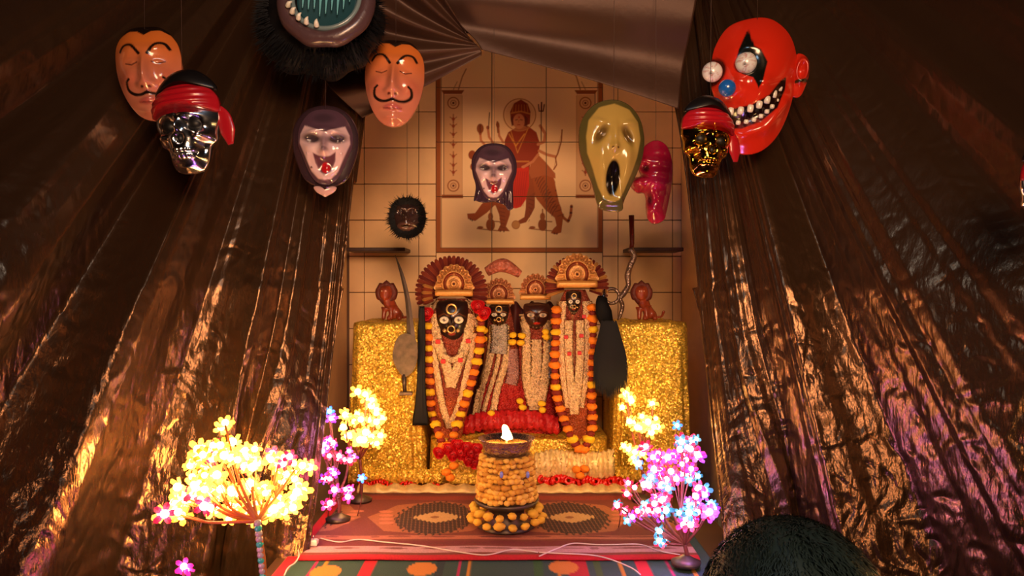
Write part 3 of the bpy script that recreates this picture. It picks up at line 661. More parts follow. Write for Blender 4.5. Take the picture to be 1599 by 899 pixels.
def eye(x, y, rad, d, label):
    v, f = ellipsoid((0, 0, 0), (rad, rad * .85, rad), 40, 28); p = Paint(v[:, 0], -v[:, 2], (226, 230, 232))
    rs = np.random.RandomState(int(rad * 7 + x))
    for k in range(16):
        a = rs.uniform(0, 6.28); q = [(rad * .35 * math.cos(a), rad * .35 * math.sin(a))]
        for j in range(4): q.append((q[-1][0] + rad * .16 * math.cos(a + rs.uniform(-.7, .7)), q[-1][1] + rad * .16 * math.sin(a + rs.uniform(-.7, .7))))
        p.stroke(q, .5, (176, 50, 50), .8, 1)
    p.ring(-rad * .1, rad * .3, rad * .2, 1, (120, 50, 50), .7); p.ell(-rad * .1, rad * .3, rad * .1, rad * .1, (30, 16, 16))
    mesh('eyeball', (v + np.array((x, d, -y))) * s, f, M_gloss, r, col=p.c)['label'] = label
eye(-58, -10, 15.5, -26, 'white bloodshot eyeball left'); eye(-11, -25, 16, -38, 'white bloodshot eyeball right')
mesh('nose', *(lambda v, f: (v * s, f))(*ellipsoid((-34, -52, -18), (13, 12, 13), 28, 18)), mat('blue_nose', (26, 96, 190), .2, coat=.8), r)
up = catmull([(-37, 46), (-20, 46), (0, 42), (18, 32), (34, 17), (45, 0)], 8); dn = catmull([(-32, 60), (-18, 64), (0, 62), (18, 54), (34, 38), (44, 22)], 9)
for i, (x, y) in enumerate(up): a = .12 + .6 * i / 8; mesh('upper_tooth', *(lambda v, f: (v * s, f))(*ellipsoid((x, -(40 * (1 - (abs(x) / 62) ** 2.2) - 3), -(y + 2)), (5.6, 4.5, 7.2), 12, 8, lambda q: 1 / max(abs(q)) ** .5 * .86)), M_tooth, r)
for i, (x, y) in enumerate(dn): mesh('lower_tooth', *(lambda v, f: (v * s, f))(*ellipsoid((x, -(35 * (1 - (abs(x) / 62) ** 2.2) - 3), -(y)), (4.3, 3.5, 4), 10, 8, lambda q: 1 / max(abs(q)) ** .5 * .86)), M_tooth, r)
def hear(x, y): return 7 * np.exp(-((np.hypot((x - 76) / 10, (y + 30) / 20) - .8) / .25) ** 2) - 5 * G(x, y, 74, -28, 5, 10)
relief('ear', [(64, -50), (74, -56), (85, -46), (88, -26), (86, -10), (80, 8), (70, 10), (64, 0)], 6, hear, lambda p: p.stroke([(70, -12), (88, -16)], 5, (30, 40, 20)), s, r, M_gloss, nr=24, na=60, base=(206, 44, 24), off=(0, 2, 0))
cord(r, (0, -6, 100), s)

# pirate skulls in chrome
def skull_mask(px, py, Y, label, rot, k, metal, mlabel):
    r, s = at(px, py, Y, 'pirate_skull_mask', label, rot=rot); s *= k
    out = [(0, -62), (34, -56), (54, -34), (58, -6), (52, 12), (50, 30), (38, 40), (33, 62), (22, 78), (0, 82), (-22, 78), (-33, 62), (-38, 40), (-50, 30), (-52, 12), (-58, -6), (-54, -34), (-34, -56)]
    def h(x, y):
        teeth = 2.2 * np.abs(np.sin(x * .42)) * ((np.abs(y - 52) < 8) & (np.abs(x) < 24)) * (np.abs(y - 52) > 1.2)
        return (-17 * G(x, y, -22, 4, 13, 11) - 17 * G(x, y, 22, 4, 13, 11) + 6 * G(x, y, -22, -11, 16, 5, -.15) + 6 * G(x, y, 22, -11, 16, 5, .15) + 8 * G(x, y, 0, 6, 5, 10) - 13 * G(x, y, 0, 27, 7, 8)
                + 9 * G(x, y, -34, 24, 12, 7, .3) + 9 * G(x, y, 34, 24, 12, 7, -.3) - 7 * G(x, y, -30, 46, 8, 10) - 7 * G(x, y, 30, 46, 8, 10) + 7 * G(x, y, 0, 52, 24, 14) + teeth - 4 * np.exp(-((y - 52) / 1.5) ** 2) * (np.abs(x) < 24)
                + 6 * G(x, y, 0, 76, 14, 7) - 2 * G(x, y, 0, -20, 3, 12))
    relief('skull_face', out, 34, h, None, s, r, metal, nr=80, na=160)['label'] = mlabel
    Md = mat('socket_black', (8, 7, 8), .5)
    for q in (-1, 1): mesh('eye_socket', *(lambda v, f: (v * s, f))(*ellipsoid((q * 23, -15, -4), (12.5, 10, 10.5), 20, 12)), Md, r)
    mesh('nose_cavity', *(lambda v, f: (v * s, f))(*ellipsoid((0, -22, -27), (6, 7, 7.5), 14, 10)), Md, r)
    relief('bandana', [(0, -70), (36, -64), (58, -44), (62, -20), (56, -16), (30, -20), (0, -22), (-30, -20), (-56, -16), (-62, -20), (-58, -44), (-36, -64)], 26, lambda x, y: 1.6 * np.sin(y * .55 + x * .03) + 16 * G(x, y, 0, -22, 44, 20), None, s, r, M_redv, nr=34, na=110, power=3.4, off=(0, -4, 0))['label'] = 'red shiny bandana'
    relief('cap', [(0, -96), (26, -90), (48, -72), (56, -54), (30, -62), (0, -64), (-30, -62), (-56, -54), (-48, -72), (-26, -90)], 22, None, None, s, r, M_blackv, nr=18, na=70, power=2.2)['label'] = 'black rounded cap top'
    mesh('bandana_tail', *(lambda v, f: (v * s, f))(*tube([(54, 2, 24), (64, 4, 10), (70, 4, -14), (74, 4, -40)], [7, 13, 14, 5], 14, .35, 20)), M_redv, r)['label'] = 'red knotted tail'
    cord(r, (0, -8, 90), s)
skull_mask(293, 196, 1.7, 'silver chrome pirate skull mask with red bandana at upper left', (0, R_(-5), R_(-10)), .92, M_chrome, 'mirror silver skull')
skull_mask(1104, 218, 1.82, 'gold chrome pirate skull mask overlapping the red clown mask', (0, R_(4), R_(14)), .72, M_goldchrome, 'mirror gold skull')
skull_mask(1630, 300, 1.4, 'silver chrome skull mask cut off by the right edge of the picture', (0, R_(4), R_(20)), .8, M_chrome, 'mirror silver skull')

# big round-mouthed monster head at the top
r, s = at(500, 4, 1.9, 'monster_head_mask', 'large black monster head with round teal mouth at the top', rot=(R_(-12), 0, 0))
v, f = ellipsoid((-14, 66, 6), (102, 62, 96), 60, 40, lambda q: 1 + .04 * math.sin(q[0] * 9 + q[2] * 7) + .03 * math.sin(q[2] * 17 - q[0] * 6))
mesh('head', v * s, f, M_fur, r)
ft = []; rs = np.random.RandomState(5)
for k in range(1500):
    a = rs.uniform(0, 2 * PI); e = rs.uniform(.72, 1.02); c = np.array((-14 + 102 * e * math.cos(a), 64 - 60 * math.sqrt(max(0, 1 - min(e, 1) ** 2)), 6 + 96 * e * math.sin(a))); d = np.array((math.cos(a), -.5, math.sin(a) - .6)) * rs.uniform(7, 15)
    q = np.array((-math.sin(a), 0, math.cos(a))) * 1.1; ft.append((np.array([c - q, c + q, c + d]), [[0, 1, 2]]))
v, f = merge(ft); o = mesh('fur_tufts', v * s, f, M_fur, r, False); o['kind'] = 'stuff'
def torus(R, rr, c, n=64, m=16, sx=1, sz=1, wob=0):
    V = [(c[0] + sx * (R + rr * math.cos(b)) * math.cos(a), c[1] + rr * math.sin(b) * 1.1, c[2] + sz * (R + rr * (1 + wob * math.sin(9 * a)) * math.cos(b)) * math.sin(a)) for a in np.linspace(0, 2 * PI, n, endpoint=False) for b in np.linspace(0, 2 * PI, m, endpoint=False)]
    Fc = []
    for i in range(n):
        for j in range(m): Fc.append([i * m + j, i * m + (j + 1) % m, ((i + 1) % n) * m + (j + 1) % m, ((i + 1) % n) * m + j])
    return np.array(V), Fc
v, f = torus(64, 13, (10, -2, 0), wob=.15); mesh('gum_ring', v * s, f, M_lip, r)
v, f = torus(52, 4, (12, -12, 0)); mesh('inner_lip', v * s, f, mat('teal_lip', (110, 130, 134), .3, coat=.5), r)
relief('throat', [(12 + 47 * math.cos(a), -2 + 51 * math.sin(a)) for a in np.linspace(0, 2 * PI, 40, endpoint=False)], -5, None, None, s, r, M_tealdark, nr=12, na=60, off=(0, -5, 0))
for k in range(9):
    x = -24 + 9 * k; hgt = math.sqrt(max(0, 46 ** 2 - (x - 12) ** 2)); top = 8 + hgt * .98; bot = 8 - hgt * .86 + (k % 3) * 5
    v, f = tube([(x, -8, top), (x + 1, -13, (top + bot) / 2), (x + .5, -12, bot)], [4, 3.2, .7], 8, 1, 14); mesh('long_tooth', v * s, f, M_teal, r)
for a in (205, 218, 232, 246, 262):
    c, q = math.cos(R_(a)), math.sin(R_(a)); v, f = tube([(10 + 60 * c, -18, 8 + 60 * q), (10 + 56 * c, -24, 8 + 56 * q), (10 + 51 * c, -24, 8 + 51 * q)], [4.4, 3.6, .7], 8, 1, 8); mesh('fang', v * s, f, M_tooth, r)
cord(r, (0, 20, 98), s)

# small hairy mask in front of the left tiles
r, s = at(636, 338, 2.5, 'hairy_mask', 'small shaggy black mask in front of the left tiles', rot=(0, 0, 0))
def h(x, y): return 6 * G(x, y, 0, 14, 14, 7) + 5 * G(x, y, -8, -12, 7, 3, .2) + 5 * G(x, y, 9, -12, 7, 3, -.2) - 6 * G(x, y, -8, -5, 5, 4) - 6 * G(x, y, 9, -5, 5, 4) + 5 * G(x, y, 0, 2, 4, 6) - 3 * G(x, y, 0, 17, 9, 2)
def pt(p): p.ell(0, 16, 12, 6, (120, 84, 72), .8, 4); p.ell(0, 0, 18, 20, (66, 44, 40), .6, 8); p.ell(0, 16, 9, 1.6, (20, 10, 10))
relief('face_shell', [(0, -30), (18, -25), (28, -8), (27, 14), (16, 29), (0, 34), (-16, 29), (-27, 14), (-28, -8), (-18, -25)], 14, h, pt, s, r, M_gloss, nr=36, na=80, base=(34, 24, 24))
ft = []
for k in range(1100):
    a = rs.uniform(0, 2 * PI); e = rs.uniform(.62, 1.02); c = np.array((27 * e * math.cos(a), -12 * math.sqrt(max(0, 1 - min(e, 1) ** 2)), 30 * e * math.sin(a) - 2)); L = rs.uniform(3, 9) * (1.5 if rs.rand() < .12 else 1)
    d = np.array((math.cos(a + rs.uniform(-.5, .5)), -.45, math.sin(a + rs.uniform(-.5, .5)))) * L; q = np.array((-math.sin(a), 0, math.cos(a))) * .75; ft.append((np.array([c - q, c + q, c + d]), [[0, 1, 2]]))
v, f = merge(ft); mesh('fur', v * s, f, M_fur, r, False)['kind'] = 'stuff'
cord(r, (0, -4, 30), s)

# ------------------------------------------------------------------ deity idols
def flower_mesh(seed, rad=1.0):
    rs = np.random.RandomState(seed)
    v, f = ellipsoid((0, 0, 0), (1, .85, .68), 14, 9)
    n = np.linalg.norm(v, axis=1, keepdims=True); k = 1 + .12 * np.sin(v[:, [0]] * 13 + v[:, [2]] * 9) * np.cos(v[:, [1]] * 11) + rs.uniform(-.07, .07, (len(v), 1))
    return v * k * rad, f
class Idol:
    def __init__(s, name, label, Y, cx, prof, colfun, rough=.6):
        s.Y = Y; s.s = Y / F; s.cx = cx; s.prof = np.array(prof, float); s.dr = rough
        base = prof[-1][0]; s.root = thing(name, label, 'idol', P(cx, base, Y))
        n, k = 70, 64; ys = np.linspace(prof[0][0], prof[-1][0], n); V = []; px_ = []; py_ = []
        for y in ys:
            hw, cc = s.hw(y)
            for j in range(k):
                a = 2 * PI * j / k; x = cc + hw * math.cos(a); p = P(x, y, Y); V.append((p.x, Y - s.dr * hw * math.sin(a) * s.s * (1 + .05 * math.sin(9 * a)), p.z)); px_.append(x); py_.append(y)
        pc = Paint(np.array(px_), np.array(py_), (140, 60, 40)); colfun(pc)
        Fc = gridfaces(n, k, True).tolist() + [list(range(k))[::-1], [(n - 1) * k + j for j in range(k)]]
        mesh('robe', V, Fc, M_idol, s.root, True, col=pc.c, world=True)
    def hw(s, y): return np.interp(y, s.prof[:, 0], s.prof[:, 1]), np.interp(y, s.prof[:, 0], s.prof[:, 2])
    def front(s, x, y, extra=0):
        hw, c = s.hw(y); d = 1 - min(1, abs(x - c) / hw) ** 2; return s.Y - s.dr * hw * math.sqrt(max(0, d)) * s.s - extra
    def pt(s, x, y, extra=0): return P(x, y, s.front(x, y, extra))
    def relief(s, name, cx, cy, outline, dome, h, pt, m, extra, base, nr=30, na=80, label=None, parent=None):
        r = thing('tmp', None, None); bpy.data.objects.remove(r)
        Yf = s.Y - extra; loc = P(cx, cy, Yf)
        o = relief(name, outline, dome, h, pt, Yf / F, parent or s.root, m, nr=nr, na=na, base=base)
        o.location = loc - rootloc(parent or s.root)
        if label: o['label'] = label
        return o
    def ribbon(s, pts, wd, colfun, name='tinsel_strand', m=None, extra=.006):
        p = catmull(pts, 60); d = np.gradient(p, axis=0); d /= np.linalg.norm(d, axis=1)[:, None]; nrm = np.stack([-d[:, 1], d[:, 0]], 1); V = []; xs = []; ys = []
        k = 7
        for i in range(60):
            wv = wd * 1.25 * (1 + .06 * math.sin(i * 1.1))
            for j in range(k):
                q = p[i] + nrm[i] * wv * (j / (k - 1) - .5); hh = .003 * math.sin(PI * j / (k - 1)) + rng.uniform(-.0008, .0008)
                V.append(s.pt(q[0], q[1], extra + hh)); xs.append(q[0]); ys.append(q[1])
            q = p[i]; V.append(s.pt(q[0], q[1], extra - .003)); xs.append(q[0]); ys.append(q[1])
        pc = Paint(np.array(xs), np.array(ys), (232, 196, 146)); colfun and colfun(pc)
        Fc = gridfaces(60, k + 1, True)[:, ::-1].tolist()
        return mesh(name, V, Fc, m or M_idol, s.root, True, col=pc.c, world=True)
    def crown(s, cx, cy, R, extra, pal=((206, 150, 86), (132, 62, 34))):
        """scalloped arch with an inner arch and a rosette, on a roll of gold cloth"""
        arch = [(R * 1.0 * math.cos(a) * (1 + .04 * math.cos(18 * a)), -R * 1.08 * math.sin(a) * (1 + .04 * math.cos(18 * a))) for a in np.linspace(0, PI, 40)] + [(-R * .98, R * .35), (R * .98, R * .35)]
        def h(x, y):
            q = np.hypot(x, y * .92); th = np.arctan2(-y, x)
            return R * (.07 * np.cos(18 * th) * (q > .68 * R) + .12 * np.exp(-((q - .62 * R) / (.06 * R)) ** 2) - .1 * np.exp(-((q - .5 * R) / (.06 * R)) ** 2) + .1 * np.exp(-((q - .12 * R) / (.1 * R)) ** 2))
        def pt(p):
            th = np.arctan2(-p.y, p.x); q = np.hypot(p.x, p.y * .92)
            for k in range(11):
                a = PI * (k + .5) / 11; p.ring(.82 * R * math.cos(a), -.88 * R * math.sin(a), .09 * R, 1.2, pal[1], .9)
            p.mix(((q > .44 * R) & (q < .6 * R)).astype(float), pal[1]); p.ring(0, 0, .3 * R, 1.1, pal[1], .7); p.ring(0, 0, .17 * R, 1, pal[1], .7); p.ell(0, 0, .07 * R, .07 * R, (70, 26, 20))
            p.poly([(-.1 * R, -.4 * R), (0, -.62 * R), (.1 * R, -.4 * R)], pal[0])
        o = s.relief('crown', cx, cy, arch, R * .16, h, pt, M_goldleaf, extra, pal[0], nr=56, na=150)
        a, b = s_pt = (P(cx - R * 1.05, cy + R * .52, s.Y - extra - .012), P(cx + R * 1.05, cy + R * .52, s.Y - extra - .012))
        v, f = tube([a, a * .5 + b * .5, b], [R * .17 * s.s, R * .2 * s.s, R * .17 * s.s], 12, 1, 16)
        mesh('brow_roll', v, f, mat('gilt_roll', (212, 152, 76), .4, metal=.3, bump=('noise', 200, .4, .002)), s.root, world=True)
        return o
    def fan(s, cx, cy, R0, R1, extra, a0, a1, n, cols, name='fan_pleat'):
        for k in range(n):
            a = R_(a0 + (a1 - a0) * (k + .5) / n); da = R_((a1 - a0) / n) * .5
            V = []
            for rr, yy, sc in ((R0, 0, 1), (R1 * .93, 0, 1), (R1, 0, .45)):
                for q, yo in ((-1, 0), (0, -.006), (1, 0)):
                    t_ = a + da * q * sc * (.98); p = P(cx + rr * math.cos(t_), cy - rr * math.sin(t_), s.Y - extra + yo); V.append(p)
            for v_ in list(V[:9]): V.append(v_ + Vector((0, .004, 0)))
            Fc = [[0, 3, 4, 1], [1, 4, 5, 2], [3, 6, 7, 4], [4, 7, 8, 5]]
            Fc = Fc + [[c + 9 for c in q[::-1]] for q in Fc] + [[0, 9, 12, 3], [3, 12, 15, 6], [6, 15, 16, 7], [7, 16, 17, 8], [8, 17, 14, 5], [5, 14, 11, 2], [2, 11, 10, 1], [1, 10, 9, 0]]
            mesh(name, V, Fc, cols[k % len(cols)], s.root, False, world=True)
M_fan = mat('maroon_pleat', (134, 58, 40), .45, metal=.2); M_fan2 = mat('maroon_dark_pleat', (104, 38, 34), .45, metal=.2); M_fang = mat('gold_pleat', (206, 150, 80), .4, metal=.4)
def face(idol, cx, cy, w_, h_, extra, dark=(34, 18, 16), lips=(150, 60, 50), nose_ring=True, eyes=(238, 226, 200)):
    out = [(-w_, -h_ * .9), (-w_ * .5, -h_ * 1.05), (0, -h_ * 1.1), (w_ * .5, -h_ * 1.05), (w_, -h_ * .9), (w_ * .98, -h_ * .1), (w_ * .66, h_ * .6), (0, h_), (-w_ * .66, h_ * .6), (-w_ * .98, -h_ * .1)]
    def h(x, y): return w_ * (.3 * G(x, y, 0, .1 * h_, .12 * w_, .25 * h_) + .12 * G(x, y, 0, .5 * h_, .2 * w_, .1 * h_) - .1 * G(x, y, -.45 * w_, -.12 * h_, .2 * w_, .12 * h_) - .1 * G(x, y, .45 * w_, -.12 * h_, .2 * w_, .12 * h_))
    def pt(p):
        for q in (-1, 1): p.stroke([(q * .15 * w_, -.3 * h_), (q * .5 * w_, -.42 * h_), (q * .85 * w_, -.28 * h_)], 1, (150, 90, 50), .7)
        p.ell(0, .52 * h_, .24 * w_, .09 * h_, lips, 1, 1)
        for k in range(9):
            a = PI * (k + .5) / 9; p.ell(.86 * w_ * math.cos(a), .2 * h_ + .66 * h_ * math.sin(a), .7, .7, (214, 180, 130), .8, 1)
    fo = idol.relief('face', cx, cy, out, w_ * .55, h, pt, M_face, extra, dark, nr=40, na=90, label='black painted face')
    S = idol.s
    for q in (-1, 1):
        v, f = ellipsoid((q * .46 * w_ * S, -.5 * w_ * S, .12 * h_ * S), (.3 * w_ * S, .14 * w_ * S, .17 * h_ * S), 16, 10); p = Paint(v[:, 0], v[:, 2], eyes); p.ell(q * .46 * w_ * S, .12 * h_ * S, .12 * w_ * S, .12 * w_ * S, (20, 12, 10), 1, S)
        mesh('eye', v, f, M_face, fo, col=p.c)['label'] = 'white staring eye'
    M = mat('gilt_jewel', (220, 180, 110), .25, metal=.6)
    if nose_ring:
        v, f = torus(.22 * w_ * S, .05 * w_ * S, (0, -.75 * w_ * S, -.3 * h_ * S), 20, 8); mesh('nose_ring', v, f, M, fo)
        for q in (-1, 1): mesh('stud', *ellipsoid((q * .42 * w_ * S, -.55 * w_ * S, -.36 * h_ * S), (.13 * w_ * S,) * 3, 10, 8), M, fo)
        mesh('brow_jewel', *torus(.3 * w_ * S, .07 * w_ * S, (0, -.52 * w_ * S, .62 * h_ * S), 20, 8), M, fo)
    return fo
def strands(seed):
    rs = np.random.RandomState(seed)
    def f(p):
        p.c *= (1 + rs.uniform(-.3, .25, len(p.x)))[:, None]
    return f
def robe_a(p):
    for k in range(6): p.stroke([(640 + 50 * k, 400), (600 + 60 * k, 720)], 2, (206, 150, 100), .5)
    p.poly([(600, 620), (1000, 620), (1000, 720), (600, 720)], (176, 84, 40), .8, 8)
I1 = Idol('deity_idol', 'large idol at left with wide maroon fan, black face and staring white eyes', 2.53, 705, [(466, 24, 706), (485, 34, 706), (520, 44, 706), (570, 40, 706), (620, 33, 704), (660, 24, 701), (689, 20, 700)], robe_a)
I1.fan(705, 456, 20, 57, .005, -22, 202, 30, [M_fan, M_fan2]); I1.fan(705, 458, 30, 47, .013, 160, 204, 6, [M_fang, M_fan])
I1.crown(709, 443, 28, .03); face(I1, 706, 503, 24, 33, .048)
for sg in (-1, 1):
    I1.ribbon([(706 + sg * 30, 490), (706 + sg * 24, 530), (706 + sg * 8, 575), (704, 604)], 13, strands(sg + 3)); I1.ribbon([(706 + sg * 34, 520), (706 + sg * 26, 570), (704 + sg * 14, 630), (702, 668)], 9, strands(sg + 5), extra=.004)
    I1.ribbon([(706 + sg * 20, 470), (706 + sg * 36, 486), (706 + sg * 40, 510)], 7, strands(8), 'shoulder_trim')
I1.ribbon([(688, 552), (706, 562), (724, 552)], 8, strands(9), 'neck_band', extra=.012)
for x, y in ((692, 564), (719, 562), (731, 532), (684, 533)):
    q = I1.pt(x, y, .014); mesh('red_gem', *box(q.x - .0075, q.x + .0075, q.y - .003, q.y + .002, q.z - .007, q.z + .007, .0015), M_rose, I1.root, False, world=True)['label'] = 'square red patch'
def robe_b(p):
    p.poly([(700, 590), (900, 590), (900, 700), (700, 700)], (176, 26, 26), .9, 12); p.poly([(700, 520), (900, 520), (900, 600), (700, 600)], (160, 66, 46), .5, 10)
I2 = Idol('deity_idol', 'small idol left of centre with silvery bodice and pink crest', 2.62, 783, [(474, 14, 781), (490, 18, 781), (525, 24, 782), (570, 30, 784), (630, 38, 786), (674, 44, 786)], robe_b)
I2.crown(779, 459, 23, .03, ((190, 130, 84), (128, 60, 40))); face(I2, 779, 493, 15, 17, .04, nose_ring=True)
I2.ribbon([(779, 506), (780, 530), (778, 552)], 22, lambda p: (p.mix(np.ones(len(p.x)), (190, 176, 160)), strands(4)(p)), 'silver_bodice', extra=.012)
for pts, wd in (([(770, 508), (764, 560), (750, 610), (742, 650)], 10), ([(790, 508), (790, 560), (776, 610), (768, 655)], 9), ([(782, 520), (776, 570), (758, 630), (752, 664)], 6)): I2.ribbon(pts, wd, strands(11))
I2.ribbon([(800, 545), (802, 580), (798, 600)], 16, lambda p: (p.mix(np.ones(len(p.x)), (178, 130, 124)), strands(6)(p)), 'beaded_panel')
q0, q1 = P(760, 424, 2.6), P(812, 428, 2.6)
v, f = tube([q0, P(785, 414, 2.59), q1], [.016, .024, .013], 14, .8, 24); mesh('crest', v, f, mat('pink_crest', (176, 96, 74), .5, bump=('voronoi', 90, .8, .006), noise=(60, .4)), I2.root, world=True)['label'] = 'pink and gold cloth crest'
I3 = Idol('deity_idol', 'small idol right of centre with dark round face and red lips', 2.62, 838, [(474, 16, 837), (490, 20, 837), (525, 26, 836), (570, 30, 836), (630, 34, 838), (674, 40, 840)], robe_b)
I3.crown(836, 452, 23, .03, ((196, 134, 84), (128, 60, 40))); face(I3, 838, 494, 20, 20, .042, dark=(54, 26, 22), lips=(190, 40, 34), nose_ring=False, eyes=(214, 190, 160))
for pts, wd in (([(818, 490), (822, 540), (822, 590), (830, 632)], 12), ([(856, 500), (856, 550), (850, 600), (842, 636)], 13), ([(838, 530), (838, 570), (834, 612), (834, 640)], 14)): I3.ribbon(pts, wd, strands(13))
def grey(p): p.mix(np.ones(len(p.x)), (150, 140, 156)); strands(2)(p)
I3.ribbon([(858, 530), (860, 560), (860, 590)], 9, grey, 'grey_strand')
I4 = Idol('deity_idol', 'tall idol at right with gold-tipped fan, narrow face and cream robe', 2.53, 898, [(452, 16, 898), (475, 26, 898), (520, 31, 898), (580, 30, 897), (640, 26, 897), (670, 18, 902), (689, 13, 906)], robe_a)
I4.fan(901, 448, 20, 50, .005, -20, 200, 30, [M_fan2, M_fang, M_fan2, M_fan]); I4.crown(901, 428, 30, .03, ((214, 156, 88), (132, 62, 34)))
face(I4, 896, 473, 11.5, 18, .04, nose_ring=True)
for sg in (-1, 1):
    I4.ribbon([(897 + sg * 20, 470), (897 + sg * 22, 530), (897 + sg * 16, 590), (897 + sg * 8, 636)], 12, strands(15 + sg)); I4.ribbon([(897 + sg * 9, 500), (897 + sg * 9, 560), (897 + sg * 4, 620), (897, 646)], 11, strands(17 + sg), extra=.009)
for x, y in ((884, 526), (908, 524), (889, 552), (905, 551), (912, 494)):
    q = I4.pt(x, y, .016); mesh('red_gem', *box(q.x - .0065, q.x + .0065, q.y - .003, q.y + .002, q.z - .006, q.z + .006, .0015), M_rose, I4.root, False, world=True)['label'] = 'square red patch'
# red cloth over the step between the idols, dark backing cloth behind them
flounce([P(722, 664, 2.56), P(760, 656, 2.55), P(800, 654, 2.55), P(840, 656, 2.55), P(872, 664, 2.56)], 'cloth_flounce', 'crumpled red cloth at the feet of the two small idols', mat('red_cloth', (178, 22, 30), .5, bump=('noise', 70, .4, .006)), .016, 5, .06)
a, b = P(725, 470, 2.72), P(885, 670, 2.72)
n = 60; V = []
for i in range(n):
    for j in range(24):
        x = a.x + (b.x - a.x) * i / (n - 1); z = a.z + (.712 - a.z) * j / 23 - .03 * (1 - j / 23) * math.sin(i * .32) ** 2
        V.append((x, 2.74 - .008 * math.sin(i * .9 + j * .1), z))
o = mesh('backing_cloth', V, gridfaces(n, 24).tolist(), mat('maroon_cloth', (92, 34, 34), .6, noise=(30, .3)), None, True, world=True); o.modifiers.new('thickness', 'SOLIDIFY').thickness = .002
tag(o, 'maroon backing cloth hanging behind the two small idols', 'cloth')

# ------------------------------------------------------------------ marigold garlands and loose flowers
FM = {}
def bloom_obj(parent, c, rad, m, world=True, rot=None, name='marigold'):
    key = (m.name, random.randrange(3))
    if key not in FM:
        v, f = flower_mesh(key[1]); o = mesh(name, v, f, m, None, True); FM[key] = o.data; bpy.data.objects.remove(o)
    o = bpy.data.objects.new(name, FM[key]); C.objects.link(o); o.scale = (rad, rad, rad)
    if parent: o.parent = parent; o.location = Vector(c) - rootloc(parent)
    else: o.location = c
    o.rotation_euler = rot or (random.uniform(-.3, .3), random.uniform(-.25, .25), random.uniform(0, 6))
    return o
def garland(idol, sides, label, wpx, gap, pattern, extra=.014, Ymin=None):
    top = idol.pt(*sides[0][0], extra); r = thing('marigold_garland', label, 'garland', top)
    for pts in sides:
        p = catmull(pts, 400); L = np.r_[0, np.cumsum(np.linalg.norm(np.diff(p, axis=0), axis=1))]; n = int(L[-1] / gap)
        Ws = []
        for i in range(n + 1):
            x = np.interp(i * gap, L, p[:, 0]); y = np.interp(i * gap, L, p[:, 1]); Y = min(idol.front(x, y, extra), idol.Y - .03)
            if y > 676: Y = min(Y, 2.42)
            elif y > 650: Y = Y + (min(Y, 2.42) - Y) * (y - 650) / 26
            c = P(x, y, Y); Ws.append(c); k = pattern[i % len(pattern)]
            bloom_obj(r, c, (wpx if k < 2 else wpx * .8) * .5 * Y / F * random.uniform(.92, 1.1), M_marigold[k], rot=(random.uniform(-.2, .2), random.uniform(-.2, .2), random.uniform(0, 6)))
        mesh('string', *tube(Ws, .0012, 5), M_cord, r, world=True)
    return r
garland(I1, [[(668, 492), (669, 540), (671, 590), (673, 640), (682, 668), (690, 690), (696, 706)], [(752, 496), (749, 540), (741, 580), (728, 622), (716, 656), (707, 684), (699, 703)]],
        'long marigold garland around the left fan-crowned idol', 18, 8.6, [1, 2, 0, 2, 1, 2, 0, 2, 0, 2, 1, 2])
garland(I4, [[(869, 484), (868, 530), (866, 570), (870, 620), (880, 652), (892, 682), (906, 703)], [(925, 480), (926, 530), (924, 580), (924, 630), (925, 665), (918, 690), (909, 705)]],
        'long marigold garland around the right fan-crowned idol', 18, 8.6, [1, 2, 1, 2, 0, 2, 1, 2, 1, 2])
loose = [(I2, 757, 516, 0), (I2, 755, 529, 0), (I2, 801, 523, 0), (I2, 800, 534, 0), (I3, 815, 524, 0), (I3, 813, 535, 0), (I3, 852, 518, 0), (I3, 853, 526, 0),
         (I3, 812, 626, 0), (I3, 816, 636, 0), (I3, 846, 630, 0), (I3, 847, 640, 0), (I2, 767, 645, 0)]
loose_lab = ['at the left shoulder of the left small idol, upper of two', 'at the left shoulder of the left small idol, lower of two', 'between the two small idols, upper left of four', 'between the two small idols, lower left of four',
             'between the two small idols, upper right of four', 'between the two small idols, lower right of four', 'at the right shoulder of the right small idol, upper of two', 'at the right shoulder of the right small idol, lower of two',
             'on red cloth right of the flame, upper of the left pair', 'on red cloth right of the flame, lower of the left pair', 'on red cloth near the right garland, upper of the pair', 'on red cloth near the right garland, lower of the pair', 'alone on the red cloth left of the flame']
for n_, (I, x, y, k) in enumerate(loose):
    o = bloom_obj(None, P(x, y, I.front(x, y, .03)), .0145, M_marigold[k])
    tag(o, 'yellow marigold ' + loose_lab[n_], 'flower', 'marigolds pinned on the small idols')
for n_, (x, y, lab) in enumerate(((697, 737, 'orange marigold lying at the tip of the left garland'), (709, 727, 'orange marigold beside the red roses'), (703, 745, 'small orange marigold low on the left cloth'), (906, 742, 'orange marigold at the foot of the right garland'), (900, 733, 'upper orange marigold below the right garland'), (913, 732, 'orange marigold right of the garland tip'))):
    tag(bloom_obj(None, P(x, y, 2.385), .0165, M_marigold[1]), lab, 'flower', 'orange marigolds at the garland tips')
